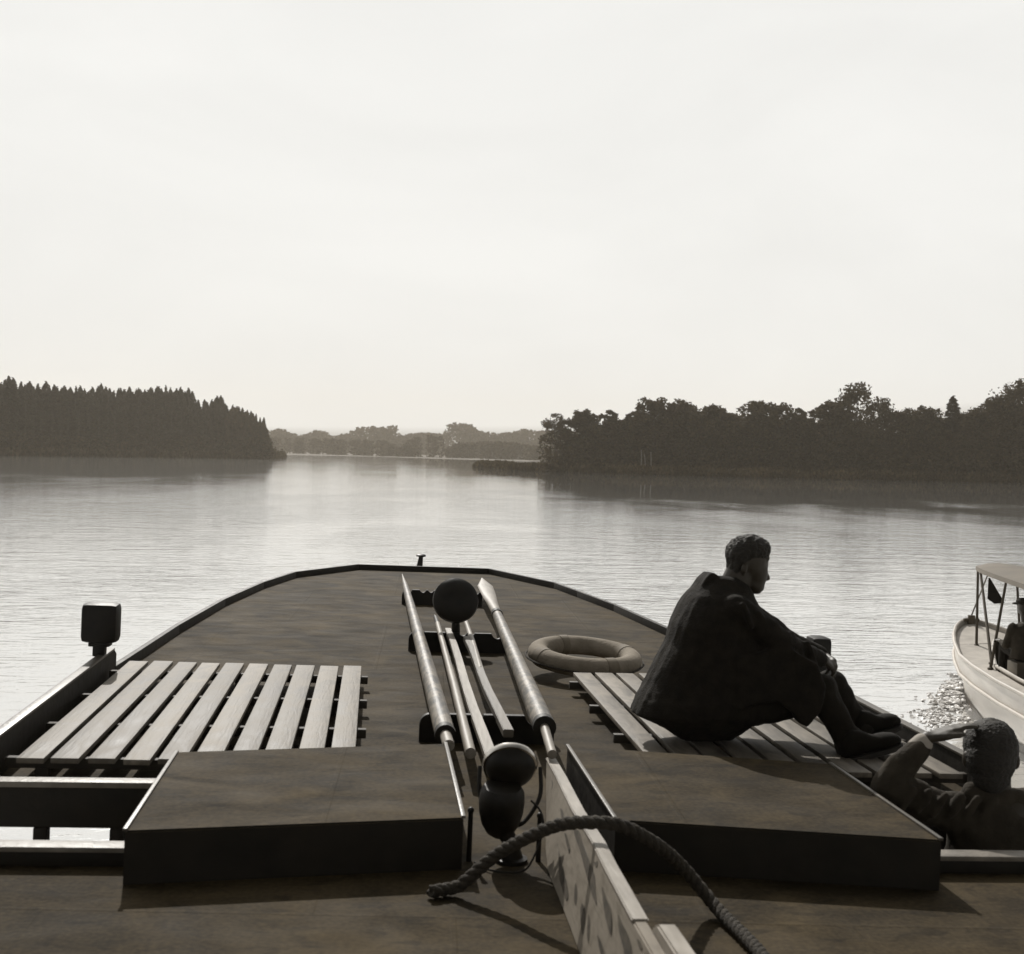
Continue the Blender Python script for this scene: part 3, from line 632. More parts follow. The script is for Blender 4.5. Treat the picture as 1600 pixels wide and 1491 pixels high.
# ------------------------------------------------------------------ poles on the cradles
def rod(name, lab, cat, pts, rad, mat, n=14, flat=1, extra=None, group=None):
    bm = B(); tube(bm, pts, rad, n, flat=flat)
    o = obj(name, bm, mat, loc=Vector(pts[len(pts)//2])); tags(o, lab, cat, group)
    if extra: extra(o)
    return o
P1a, P1b = Vector((-.262, 12.45, .13)), Vector((-.233, 5.3, .15))
def on(a, b, t): return a.lerp(b, t)
ts = [0, .06, .14, .25, .36, .45, .6, .75, .9, 1]
def pe(o):
    bm = B(); tube(bm, [P1b+Vector((0, .02, 0)), P1b+Vector((.003, -.2, 0))], [.024, .024], 14); obj('handle_end', bm, M['batten'], o)
    bm = B(); tube(bm, [P1b+Vector((0, .05, 0)), P1b+Vector((0, -.015, 0))], [.0445, .0445], 18); obj('ferrule', bm, M['black'], o)
rod('boat_pole', 'long round pole with a tapered tip, leftmost on the cradles', 'pole', [on(P1a, P1b, t) for t in ts], [.005, .012, .024, .030, .033, .034, .038, .041, .043, .043], M['pole'], 18, extra=pe)
P2a, P2b = Vector((.37, 9.35, .15)), Vector((.198, 5.42, .165))
def pe2(o):
    d = (P2a-P2b).normalized()
    bm = B(); tube(bm, [P2a-d*.02, P2a+d*.14], [.043, .038], 16); obj('ferrule', bm, M['black'], o)
    bm = B(); a = P2a+d*.13; pts = [a, a+d*.6, a+d*1.2, a+d*2.0, a+d*2.75]
    rings = []
    for p, w_, t_ in zip(pts, (.034, .044, .06, .07, .004), (.034, .028, .018, .012, .006)):
        rings.append([p+Vector((w_*math.cos(2*math.pi*j/16), 0, t_*math.sin(2*math.pi*j/16))) for j in range(16)])
    loft(bm, rings); obj('blade', bm, M['batten'], o)
    bm = B(); tube(bm, [P2b+d*.05, P2b-d*.015], [.0505, .0505], 18); obj('ferrule', bm, M['black'], o)
    bm = B(); e = Vector((.172, 4.98, .15)); tube(bm, [P2b, e.lerp(P2b, .35), e], [.02, .019, .019], 14); obj('handle_end', bm, M['batten'], o)
rod('long_oar', 'long thick oar with a pale blade behind the round lamp, rightmost on the cradles', 'oar', [on(P2a, P2b, t) for t in (0, .2, .4, .6, .8, 1)], [.036, .038, .041, .043, .047, .049], M['pole'], 18, extra=pe2)
def tipx(o):
    bm = B(); tube(bm, [(-.088, 8.95, .125), (-.086, 9.3, .125), (-.085, 9.5, .12)], [.016, .014, .002], 10); obj('iron_tip', bm, M['black'], o)
rod('boathook', 'thin pale round pole with a dark iron tip next to the leftmost pole', 'boathook', [(-.088, 8.96, .125), (-.1, 8.0, .128), (-.12, 6.5, .13), (-.143, 5.08, .125)], [.017, .019, .021, .023], M['batten'], 12, extra=tipx)
def batten(name, lab, a, b, w0, w1, h, mat):
    bm = B(); a, b = Vector(a), Vector(b); n = 6; rings = []
    for i in range(n+1):
        p = a.lerp(b, i/n); p.x += .006*math.sin(i*1.3); w_ = w0+(w1-w0)*i/n; rings.append([(p.x-w_/2, p.y, p.z-h/2), (p.x+w_/2, p.y, p.z-h/2), (p.x+w_/2, p.y, p.z+h/2), (p.x-w_/2, p.y, p.z+h/2)])
    loft(bm, rings); bmesh.ops.recalc_face_normals(bm, faces=bm.faces)
    bmesh.ops.bevel(bm, geom=[e for e in bm.edges if e.calc_face_angle(0) > 1], offset=.003, segments=2, affect='EDGES')
    o = obj(name, bm, mat, loc=(a+b)/2, sm=30); tags(o, lab, 'batten'); return o
batten('wooden_batten', 'long pale square batten running to the searchlight between the poles', (-.03, 8.68, .12), (-.072, 4.68, .12), .04, .05, .03, M['batten'])
batten('wooden_batten', 'shorter greyish batten lying right of the long pale one', (.066, 8.3, .12), (.045, 5.48, .12), .038, .046, .035, M['batten_dark'])
rod('short_stick', 'short pale round stick between the grey batten and the thick oar', 'stick', [(.128, 9.3, .12), (.1, 8.2, .12), (.062, 7.1, .12)], [.016, .018, .02], M['batten'], 12)
# pale name board lying on its edge and leaning, painted letters on the face towards us
BD = [(5.12, .172, .17, .1), (4.6, .103, .135, .155), (4.23, .05, .112, .185), (4.0, .028, .1, .2), (3.6, .026, .092, .225), (3.35, .023, .08, .236), (2.9, .022, .068, .252), (2.2, .025, .07, .26), (1.2, .03, .075, .262)]
bm = B(); rings = [[(xb, y, .004), (xb+.04, y, .004), (xt+.034, y, h), (xt, y, h)] for y, xb, xt, h in BD]
loft(bm, rings); bmesh.ops.recalc_face_normals(bm, faces=bm.faces); bmesh.ops.bevel(bm, geom=[e for e in bm.edges if e.calc_face_angle(0) > .9], offset=.004, segments=2, affect='EDGES')
mast = obj('name_board', bm, M['mast'], loc=(.09, 3.2, 0), sm=30); tags(mast, 'pale worn board with dark painted letters standing on edge on the roof, under the rope', 'name board')
bm = B(); rings = [[(xt-.0035, y, h-.004), (xt+.0375, y, h-.004), (xt+.0375, y, h+.005), (xt-.0035, y, h+.005)] for y, xb, xt, h in BD[:7]]
loft(bm, rings); bmesh.ops.recalc_face_normals(bm, faces=bm.faces); bmesh.ops.bevel(bm, geom=[e for e in bm.edges if e.calc_face_angle(0) > 1], offset=.003, segments=2, affect='EDGES'); obj('top_edge', bm, M['mast_top'], mast, sm=30)
bm = B(); prism(bm, [(.1, y, z) for y, z in ((2.84, .12), (2.84, .265), (2.8, .282), (2.2, .3), (1.2, .3), (1.2, .12))], (.046, 0, 0)); bmesh.ops.bevel(bm, geom=[e for e in bm.edges if e.calc_face_angle(0) > .8], offset=.005, segments=2, affect='EDGES'); obj('end_piece', bm, M['mast_top'], mast, sm=30)
LET = [[(400, 700), (360, 575), (385, 560), (425, 575), (455, 660), (505, 790), (550, 900), (545, 1010), (540, 1120), (505, 1060), (470, 960), (440, 840), (420, 760)],
 [(245, 660), (270, 740), (295, 860), (330, 950), (342, 1050), (312, 1085), (275, 1010), (243, 900), (252, 760)], [(382, 960), (402, 1010), (385, 1120), (362, 1085), (370, 1020)],
 [(430, 1110), (462, 1185), (442, 1345), (416, 1300), (408, 1180)], [(580, 985), (620, 1080), (662, 1150), (668, 1250), (645, 1340), (603, 1240), (582, 1120)],
 [(700, 1195), (745, 1270), (800, 1370), (815, 1460), (800, 1500), (725, 1500), (712, 1420), (688, 1330)], [(548, 790), (545, 835), (520, 830), (508, 800), (525, 805)],
 [(195, 180), (222, 205), (215, 255), (192, 260)], [(248, 250), (256, 320), (238, 440), (218, 430), (212, 360), (232, 340)], [(300, 590), (325, 600), (348, 690), (330, 720), (312, 660)],
 [(480, 1190), (498, 1260), (480, 1400), (462, 1360), (466, 1270)], [(842, 1380), (876, 1400), (885, 1450), (850, 1450)], [(545, 1350), (575, 1390), (600, 1500), (560, 1500), (548, 1430)], [(268, 400), (300, 430), (290, 490), (270, 470)], [(1035, 1395), (1060, 1500), (1015, 1500), (1020, 1440)]]
def bx(y, k): 
    for p, q in zip(BD, BD[1:]):
        if q[0] <= y <= p[0]: f = (p[0]-y)/(p[0]-q[0]); return p[k]+(q[k]-p[k])*f
    return BD[-1][k] if y < BD[-1][0] else BD[0][k]
def onboard(px, py):                             # meets the leaning face of the board
    y = 3.5
    lo_, hi_ = 2.3, 5.0
    o = SI @ CAM; d = SI.to_3x3() @ pray(px, py)
    def g(y):
        p = o+d*((y-o.y)/d.y); f = p.z/bx(y, 3); return p.x-(bx(y, 1)+(bx(y, 2)-bx(y, 1))*f), p
    a0 = g(lo_)[0]
    for _ in range(40):
        m_ = (lo_+hi_)/2
        if (g(m_)[0] > 0) == (a0 > 0): lo_ = m_
        else: hi_ = m_
    return g(lo_)[1]
for poly in LET:
    Q = [Vector(q) for q in poly]; n = len(Q); sm_ = []; ym, yM = min(q.y for q in Q), max(q.y for q in Q)
    tl = min(Q, key=lambda q: q.y); bt = max(Q, key=lambda q: q.y)
    for q in Q: ax_x = tl.x+(bt.x-tl.x)*(q.y-ym)/max(1, yM-ym); q.x = ax_x+(q.x-ax_x)*.62   # slim painted strokes, foreshortened
    for i in range(n):
        p0, p1, p2_, p3 = Q[i-1], Q[i], Q[(i+1) % n], Q[(i+2) % n]
        for t in (0, .25, .5, .75): sm_.append(.5*((2*p1)+(p2_-p0)*t+(2*p0-5*p1+4*p2_-p3)*t*t+(3*p1-3*p2_+p3-p0)*t**3)+Vector((rnd.uniform(-1, 1), rnd.uniform(-1, 1))))
    P = [onboard(820+p.x/4.79, 1180+p.y/4.79)+Vector((-.0012, 0, .0004)) for p in sm_]
    P = [p for p in P if .006 < p.z < bx(p.y, 3)-.004]
    if len(P) > 2:
        bm = B(); bm.faces.new([bm.verts.new(p) for p in P]); bm.normal_update(); bmesh.ops.triangulate(bm, faces=bm.faces[:], ngon_method='EAR_CLIP'); obj('letter', bm, M['letter'], mast, sm=0)
# rope of three strands
RP = [S(672, 1394, .022), S(705, 1388, .024), (-.26, 3.77, .045), (-.17, 3.76, .13), (-.09, 3.7, .2), (0, 3.64, .26), (.09, 3.6, .28), (.17, 3.58, .278), (.27, 3.6, .225), (.36, 3.66, .15), (.43, 3.66, .075), S(1128, 1428, .026), S(1190, 1493, .024), S(1260, 1600, .024), S(1350, 1800, .024)]
cp_ = curve_pts(RP, 14); L = [0]
for a, b in zip(cp_, cp_[1:]): L.append(L[-1]+(b-a).length)
bm = B(); fr = []; u = None
for i, p in enumerate(cp_):
    d = (cp_[min(i+1, len(cp_)-1)]-cp_[max(0, i-1)]).normalized()
    if u is None: u, v = frame(d)
    else: u = (u-d*u.dot(d)).normalized(); v = d.cross(u)
    fr.append((u.copy(), v.copy()))
def samp(s):
    i = 0
    while i < len(L)-2 and L[i+1] < s: i += 1
    f = (s-L[i])/max(1e-6, L[i+1]-L[i]); return cp_[i].lerp(cp_[i+1], f), fr[i][0].lerp(fr[i+1][0], f), fr[i][1].lerp(fr[i+1][1], f)
ns = int(L[-1]/.011)
for k in range(3):
    pts = []
    for i in range(ns+1):
        s = L[-1]*i/ns; p, uu, vv = samp(s); an = s*2*math.pi/.085+k*2.094; pts.append(p+(uu*math.cos(an)+vv*math.sin(an))*.0095)
    tube(bm, pts, .0115, 8)
rope = obj('mooring_rope', bm, M['rope'], loc=(.1, 3.6, .0), sm=60); tags(rope, 'thick twisted rope draped over the pale lettered board', 'rope')
# lifebuoy
bt = thing('lifebuoy', 'greyish canvas lifebuoy ring lying on the roof behind the right slatted platform', 'lifebuoy', (.765, 7.62, .1))
rot = Matrix.Translation((.745, 7.66, .125)) @ Matrix.Rotation(R(5), 4, 'X') @ Matrix.Rotation(R(2), 4, 'Y')
bm = B(); rings = []
for i in range(56):
    a = 2*math.pi*i/56; k = 1+.015*math.sin(a*4); rings.append([rot @ Vector(((.285+.064*k*math.cos(b))*math.cos(a), (.285+.064*k*math.cos(b))*math.sin(a), .058*k*math.sin(b))) for b in [2*math.pi*j/18 for j in range(18)]])
rings.append(rings[0]); loft(bm, rings, cap=False); bmesh.ops.remove_doubles(bm, verts=bm.verts, dist=1e-5); obj('ring', bm, M['buoy'], bt, sm=60)
for a0 in (195, 285, 15, 105):
    bm = B(); rings = []
    for i in range(5):
        a = R(a0+i*3); rings.append([rot @ Vector(((.285+.068*math.cos(b))*math.cos(a), (.285+.068*math.cos(b))*math.sin(a), .062*math.sin(b))) for b in [2*math.pi*j/18 for j in range(18)]])
    loft(bm, rings); obj('strap', bm, M['strap'], bt, sm=60)
bm = B(); pts = []
for i in range(65):
    a = 2*math.pi*i/64; pts.append(rot @ Vector(((.352+.012*abs(math.sin(2*a+.9)))*math.cos(a), (.352+.012*abs(math.sin(2*a+.9)))*math.sin(a), -.015)))
tube(bm, pts, .006, 6); obj('grab_line', bm, M['rope'], bt)

# ================================================================== PEOPLE
def hand(bm, w, d, n, t, curl=(20, 35, 25), s=1.0, thumb_in=.4):
    """wrist w, direction d, palm normal n, thumb side t"""
    w, d, n, t = Vector(w), Vector(d).normalized(), Vector(n).normalized(), Vector(t).normalized()
    offs = (.030, .010, -.010, -.029); ln = (.93, 1.03, .96, .76)
    for o_, l_ in zip(offs, ln):
        b0 = w+d*.092*s*(1-.1*abs(o_)/.03)+t*o_*s
        capsule(bm, w+t*o_*.55*s, b0, .0155*s, .0125*s, 8)
        p = b0; ang = 0; r = .0098*s
        for q, (sl_, c_) in enumerate(zip((.044, .027, .02), curl)):
            ang += c_; dd = d*math.cos(R(ang))+n*math.sin(R(ang)); p2 = p+dd*sl_*l_*s
            capsule(bm, p, p2, r, r*.9, 8); p = p2; r *= .9
    b0 = w+d*.022*s+t*.024*s; dd = (d*.75+t*.6+n*thumb_in).normalized()
    capsule(bm, w+t*.01*s, b0+dd*.035*s, .018*s, .0135*s, 8); p = b0+dd*.035*s
    dd = (d*.95+t*.25+n*thumb_in).normalized(); capsule(bm, p, p+dd*.03*s, .0115*s, .0105*s, 8); p = p+dd*.03*s
    dd = (d+n*thumb_in*.8).normalized(); capsule(bm, p, p+dd*.024*s, .0105*s, .009*s, 8)
def ell(bm_r, c, rx, ry, n=20, e=2.4):
    out = []
    for j in range(n):
        a = 2*math.pi*j/n; ca, sa = math.cos(a), math.sin(a)
        out.append(Vector((c[0]+rx*math.copysign(abs(ca)**(2/e), ca), c[1]+ry*math.copysign(abs(sa)**(2/e), sa), c[2])))
    bm_r.append(out)
# ---------- sitting man in profile
Y0 = 5.5
def a(px, py, dy=0): return A(px, py, Y0+dy)
K = 5.55/2000
bm = B()
head = a(1170, 874)
ball(bm, head, (31*K, .074, 33*K)); ball(bm, a(1158, 868), (24*K, .072, 27*K))
ball(bm, a(1183, 893), (17*K, .055, 30*K)); ball(bm, a(1180, 912), (15*K, .045, 17*K)); ball(bm, a(1184, 922), (6.5*K, .02, 7*K))
capsule(bm, a(1194, 866), a(1196, 884), 7*K, 5*K); ball(bm, a(1192, 878, -.03), (6*K, .018, 5*K)); ball(bm, a(1192, 878, .03), (6*K, .018, 5*K))
capsule(bm, a(1195, 888), a(1200.5, 904), 2.5*K, 3.6*K); ball(bm, a(1196, 872), (6*K, .045, 5*K)); ball(bm, a(1191, 916), (4*K, .02, 2.6*K)); ball(bm, a(1190, 921), (3.8*K, .018, 2.4*K))
ball(bm, a(1163, 889, -.076), (5*K, .012, 9*K)); ball(bm, a(1163, 889, .076), (5*K, .012, 9*K))
capsule(bm, a(1158, 890), a(1140, 930), .062, .066)
# trunk, limbs inside the clothes
capsule(bm, a(1132, 960), a(1100, 1105), .1, .12); capsule(bm, a(1135, 962, -.11), a(1135, 962, .11), .05, .05)
wr, wl = a(1287, 1030, -.05), a(1285, 1024, .12)
capsule(bm, a(1140, 958, -.17), a(1218, 1006, -.17), .045, .038); capsule(bm, a(1218, 1006, -.17), wr, .036, .024)
capsule(bm, a(1140, 955, .17), a(1215, 1000, .2), .045, .038); capsule(bm, a(1215, 1000, .2), wl, .036, .024)
for dy, k, an in ((-.14, a(1284, 1078, -.14), a(1328, 1165, -.22)), (.12, a(1300, 1070, .12), a(1342, 1136, .06))):
    capsule(bm, a(1112, 1118, dy*.8), k, .085, .055); capsule(bm, k, an, .05, .036)
# hands: one clasps the other wrist in front of the knees
hand(bm, wr, (a(1306, 1046, .02)-wr), (-.4, .1, -.9), (.3, .9, .2), (25, 45, 40), 1.0)
hand(bm, wl, (a(1308, 1042, -.02)-wl), (-.5, -.1, -.85), (.2, -.9, .3), (25, 50, 40), 1.0)
body = fused(bm, .0065, 2)
man = obj('person', body, M['skin'], loc=(1.0, 5.5, .1), sm=80)
tags(man, 'young man in a loose dark coat sitting in profile on the right platform', 'person')
# hair
bm = B()
ball(bm, a(1171, 859), (34*K, .083, 24*K)); ball(bm, a(1157, 867), (23*K, .082, 30*K)); ball(bm, a(1149, 882), (13.5*K, .07, 21*K)); ball(bm, a(1190, 852), (15*K, .06, 9.5*K), Matrix.Rotation(R(28), 3, 'Y'))
ball(bm, a(1160, 876, -.05), (9*K, .03, 12*K)); ball(bm, a(1160, 876, .05), (9*K, .03, 12*K)); capsule(bm, a(1186, 877, -.058), a(1197, 878, -.03), .007, .006, 8); ball(bm, a(1172, 846), (22*K, .055, 10*K))
obj('hair', fused(bm, .005, 1, .006, 40, 3, .004, 120), M['hair'], man, sm=80)
# coat
bm = B(); rings = []
for py, xl, xr, ry in ((900, 1108, 1150, .085), (912, 1090, 1168, .12), (930, 1073, 1176, .175), (950, 1060, 1186, .205), (975, 1048, 1198, .215), (1005, 1040, 1205, .215), (1040, 1023, 1212, .22), (1070, 1009, 1214, .225), (1090, 997, 1212, .23)):
    l, r_ = a(xl, py), a(xr, py); ell(rings, (l+r_)/2, (r_-l).x/2, ry)
loft(bm, rings)
# hanging skirt of the coat: slanting hem at the back
rings = []
for t_, (l, r_) in enumerate(((a(996, 1090), a(1212, 1075)), (a(986, 1112), a(1200, 1106)), (a(1034, 1136), a(1168, 1128)), (a(1052, 1149), a(1142, 1147)))):
    c_ = (l+r_)/2; ring = []
    for j in range(20):
        an = 2*math.pi*j/20; ca, sa_ = math.cos(an), math.sin(an); p = c_+(r_-l)/2*math.copysign(abs(ca)**.8, ca); p = p+Vector((0, (.232, .23, .19, .15)[t_]*math.copysign(abs(sa_)**.8, sa_), 0)); ring.append(p)
    rings.append(ring)
loft(bm, rings)
# collar
for dy0, dy1 in ((-.075, .15),):
    prism(bm, [a(x, y, dy0) for x, y in ((1088, 930), (1099, 908), (1112, 894), (1119, 897), (1133, 910), (1152, 922), (1170, 935), (1160, 955), (1090, 950))], (0, dy1, 0))
capsule(bm, a(1118, 945, -.1), a(1152, 950, -.16), .05, .06); capsule(bm, a(1118, 945, .1), a(1152, 950, .16), .05, .06)
capsule(bm, a(1150, 952, -.16), a(1222, 1003, -.2), .07, .055); capsule(bm, a(1222, 1003, -.2), a(1280, 1030, -.07), .055, .038)
capsule(bm, a(1155, 950, .16), a(1222, 996, .2), .07, .055); capsule(bm, a(1222, 996, .2), a(1280, 1023, .12), .053, .036)
for k in range(5):                                # folds across the near sleeve
    f = k/4; p = a(1165+f*100, 962+f*60, -.215+f*.06); capsule(bm, p+Vector((-.02, -.022, .05)), p+Vector((.018+.01*(k % 2), -.03, -.045)), .017, .011, 8)
# coat front sliding off the near knee, ending in a corner
prism(bm, [a(x, y, -.235-.02*min(1, (x-1150)/100)) for x, y in ((1150, 1030), (1230, 1010), (1278, 1040), (1290, 1075), (1283, 1112), (1270, 1128), (1262, 1138), (1250, 1130), (1242, 1118), (1216, 1098), (1150, 1110))], (0, .09, 0))
capsule(bm, a(1120, 1060, -.12), a(1225, 1050, -.17), .11, .075)
obj('coat', fused(bm, .008, 5, .008, 7, 1, .0018, 45), M['coat'], man, sm=80)
bm = B()
for dy, k, an in ((-.14, a(1284, 1080, -.14), a(1326, 1160, -.2)), (.12, a(1300, 1074, .12), a(1342, 1132, .06))):
    capsule(bm, a(1112, 1116, dy*.8), k, .1, .075); capsule(bm, k, an, .072, .056)
ball(bm, a(1105, 1118), (.13, .2, .09)); capsule(bm, a(1324, 1154, -.19), a(1327, 1163, -.2), .068, .068); capsule(bm, a(1340, 1128, .07), a(1342, 1136, .06), .066, .066)
obj('trousers', fused(bm, .009, 3, .01, 10, 5), M['trousers'], man, sm=80)
def shoe(heel, toe, zlift, s=1):
    heel, toe = Vector(heel), Vector(toe); d = (toe-heel).normalized(); side = d.cross(Vector((0, 0, 1))).normalized(); up = side.cross(d); L_ = (toe-heel).length
    bm = B(); rings = []
    for t_, w_, h_ in ((0, .024, .05), (.05, .034, .085), (.2, .038, .115), (.36, .038, .1), (.5, .042, .075), (.64, .048, .058), (.66, .05, .062), (.8, .048, .058), (.92, .04, .048), (1, .02, .03)):
        c_ = heel+d*L_*t_; rings.append([c_+side*w_*math.copysign(abs(math.cos(q))**.8, math.cos(q))+up*(h_/2+h_/2*math.sin(q)) for q in [2*math.pi*j/16 for j in range(16)]])
    loft(bm, rings); o1 = obj('shoe', bm, M['shoe'], man, sm=60)
    bm = B(); rings = []
    for t_, w_ in ((-.02, .02), (.03, .034), (.2, .04), (.5, .043), (.75, .051), (.92, .043), (1.02, .018)):
        c_ = heel+d*L_*t_; rings.append([c_+side*w_-up*.018, c_+side*w_+up*.002, c_-side*w_+up*.002, c_-side*w_-up*.018])
    loft(bm, rings); m_ = Matrix((side, d, up)).transposed().to_4x4(); m_.translation = heel+d*.03-up*.022; box(bm, (-.03, -.035, -.014), (.03, .035, .006), .004, m_); obj('sole', bm, M['sole'], o1, sm=30)
shoe(a(1318, 1186, -.26), a(1405, 1160, -.2), 0); shoe(a(1335, 1152, .03), a(1404, 1130, .1), 0)
# ---------- person with a hand on the head, seen from behind
Y0 = 4.5; K = 4.6/2000
bm = B()
ball(bm, a(1548, 1172), (37*K, .095, 46*K)); ball(bm, a(1548, 1195, .04), (30*K, .07, 42*K)); capsule(bm, a(1550, 1200), a(1556, 1262), .06, .065)
ball(bm, a(1549, 1196, .115), (.012, .02, .022)); ball(bm, a(1509, 1186, .0), (.012, .02, .032)); ball(bm, a(1588, 1190, .0), (.012, .02, .032))
sh = a(1518, 1272); el = a(1385, 1226, -.02); wr2 = a(1450, 1153, -.02)
capsule(bm, a(1575, 1290), a(1580, 1480), .13, .12); capsule(bm, sh, a(1640, 1285), .06, .06)
capsule(bm, sh, el, .048, .04); capsule(bm, el, wr2, .04, .026)
hand(bm, wr2, (a(1540, 1121, -.02)-wr2), (.25, .1, -.95), (.1, -.95, .1), (3, 10, 14), 1.08, .2)
sr = a(1645, 1285); capsule(bm, sr, a(1680, 1400), .048, .04); capsule(bm, a(1680, 1400), a(1650, 1480, .15), .04, .026)
hand(bm, a(1650, 1480, .15), (-.2, .8, -.5), (-.8, 0, .1), (0, .5, .8), (15, 20, 15), 1)
hp = Vector((1.66, 4.5, -.45))
for sx in (-.1, .1): capsule(bm, hp+Vector((sx, 0, 0)), (hp.x+sx*1.2, 4.53, -.88), .085, .06); capsule(bm, (hp.x+sx*1.2, 4.53, -.88), (hp.x+sx*1.2, 4.5, -1.32), .055, .04)
capsule(bm, a(1580, 1460), hp, .13, .14)
p2 = obj('person', fused(bm, .0075, 2), M['skin'], loc=(1.66, 4.5, -1.4), sm=80)
tags(p2, 'person seen from behind in the right stairwell, one hand laid on the head', 'person')
bm = B(); ball(bm, a(1548, 1166), (42*K, .108, 45*K)); ball(bm, a(1548, 1188, -.03), (40*K, .085, 42*K)); ball(bm, a(1549, 1210, -.045), (32*K, .06, 32*K))
obj('hair', fused(bm, .005, 6, .002, 26, 2, .0035, 130), M['hair'], p2, sm=80)
bm = B(); rings = []
for py, xl, xr, ry in ((1252, 1522, 1592, .09), (1266, 1500, 1625, .12), (1290, 1484, 1668, .14), (1340, 1478, 1682, .15), (1400, 1480, 1682, .15), (1470, 1478, 1690, .16), (1560, 1472, 1700, .165)):
    l, r_ = a(xl, py), a(xr, py); ell(rings, (l+r_)/2, (r_-l).x/2, ry)
loft(bm, rings)
capsule(bm, a(1520, 1278), a(1462, 1262), .078, .07); capsule(bm, a(1462, 1262), el, .07, .062); capsule(bm, el, a(1432, 1172, -.02), .062, .05)
capsule(bm, a(1508, 1280), a(1652, 1290), .088, .088); capsule(bm, sr, a(1680, 1400), .08, .068); capsule(bm, a(1680, 1400), a(1653, 1470, .13), .062, .045); capsule(bm, a(1527, 1250), a(1580, 1250), .05, .05); capsule(bm, a(1524, 1244, -.03), a(1600, 1252, -.03), .045, .05); capsule(bm, a(1590, 1262), a(1645, 1285), .06, .075)
for k in range(6):                                # folds over the shoulder and sleeve
    f = k/5; p = a(1530-f*120, 1262-f*18, -.03); bmx = p+Vector((0, -.06, .045)); capsule(bm, p+Vector((.022, -.05, .035)), p+Vector((-.02, -.045, -.04)), .019, .012, 8)
obj('jacket', fused(bm, .008, 2, .012, 9, 8, .002, 40), M['jacket'], p2, sm=80)
bm = B(); capsule(bm, a(1433, 1170, -.02), a(1441, 1162, -.02), .04, .038); obj('shirt_cuff', fused(bm, .006, 2), M['shirt'], p2, sm=60)
bm = B()
for sx in (-.1, .1): capsule(bm, hp+Vector((sx, 0, 0)), (hp.x+sx*1.2, 4.53, -.88), .1, .08); capsule(bm, (hp.x+sx*1.2, 4.53, -.88), (hp.x+sx*1.2, 4.5, -1.28), .078, .07)
ball(bm, hp, (.17, .13, .12)); obj('trousers', fused(bm, .012, 3), M['trousers'], p2, sm=80)
for sx in (-.1, .1):
    bm = B(); capsule(bm, (hp.x+sx*1.2, 4.45, -1.355), (hp.x+sx*1.3, 4.66, -1.365), .045, .035); obj('shoe', bm, M['shoe'], p2, sm=60)
bm = B(); box(bm, (1.26, 4.06, -1.44), (2.02, 4.86, -1.405), .003); obj('stairwell_floor', bm, M['wall'], boat)
bm = B(); box(bm, (-2.02, 4.06, -1.44), (-1.26, 4.86, -1.405), .003); obj('stairwell_floor', bm, M['wall'], boat)

# ================================================================== LAUNCH
lo = Vector((9.62, 20.9, 0)); LR = R(-4.5)
ln = thing('motor_launch', 'small pale motor launch with a flat canopy passing on the right', 'boat', lo, LR, ship=False)
def lw(s):                                       # half beam at distance s behind the stem
    return 1.32*(1-(1-min(1, s/6.4))**2.1)**.62 if s < 6.4 else 1.32
def zg(s): return 1.22-.30*min(1, s/2.0)**.8-.05*min(1, s/6)
def obl(name, bm, mat, par, sm=40): return obj(name, bm, mat, par, local=True, sm=sm)
ST = [0.0, .06, .18, .4, .8, 1.3, 2, 3, 4.2, 5.6, 7, 8.5, 9.6]
def sect(s, f, z, e=0): w_ = max(.012, lw(s)*f+e); return w_, -s, z
bm = B(); rings = []
for s in ST:
    w_ = max(.015, lw(s)); fl = .82-.25*max(0, 1-s/3); g = zg(s); rk = .0
    rings.append([(-w_, -s, g), (-w_*.985, -s, g-.28), (-w_*(fl+.1), -s-.02, .35), (-w_*fl, -s-.06, .0), (-w_*.3, -s-.2, -.35), (w_*.3, -s-.2, -.35), (w_*fl, -s-.06, 0), (w_*(fl+.1), -s-.02, .35), (w_*.985, -s, g-.28), (w_, -s, g)])
loft(bm, rings, cap=False, closed=False); bmesh.ops.contextual_create(bm, geom=[v for v in bm.verts if abs(v.co.y+ST[-1]) < .3 and v.co.y < -ST[-1]+.001])
obl('hull', bm, M['launch'], ln, 35)
for nm, zz, rad, mt in (('rub_rail', -.3, .028, 'launch_deck'), ('gunwale', .0, .03, 'launch_deck')):
    for sgn in (-1, 1):
        bm = B(); tube(bm, [(sgn*(max(.01, lw(s))*(1 if zz == 0 else .99)+.008), -s+.01, zg(s)+zz) for s in ST], rad, 8); obl(nm, bm, M[mt], ln)
bm = B()                                         # boot top band, 4 mm proud
for sgn in (-1, 1):
    rr = []
    for s in ST:
        w_ = max(.015, lw(s)); fl = .82-.25*max(0, 1-s/3); rr.append([(sgn*(w_*fl+.006), -s-.06, -.05), (sgn*(w_*(fl+.04)+.006), -s-.045, .13)])
    vs = [[bm.verts.new(p) for p in r] for r in rr]
    for a_, b_ in zip(vs, vs[1:]): bm.faces.new((a_[0], a_[1], b_[1], b_[0]))
obl('boot_top', bm, M['boot'], ln)
bm = B(); ci = lambda s: max(0, lw(s)-.42) * (1 if s > 1.3 else 0)
fo = [0, .06, .18, .4, .8, 1.2]
vs = [[bm.verts.new((-max(.01, lw(s))+.01, -s, zg(s)-.06)), bm.verts.new((0, -s, zg(s)-.02)), bm.verts.new((max(.01, lw(s))-.01, -s, zg(s)-.06))] for s in fo]
for p, q in zip(vs, vs[1:]):
    for i in (0, 1): bm.faces.new((p[i], p[i+1], q[i+1], q[i]))
def inner(s): return max(.01, (lw(s)-.3)*min(1, max(0, (s-1.2)/1.9))**.5)
so_ = [1.2, 1.22, 1.27, 1.36, 1.5, 1.7, 1.95, 2.3, 2.7, 3.1, 4.2, 5.6, 7, 8.5, 9.5]
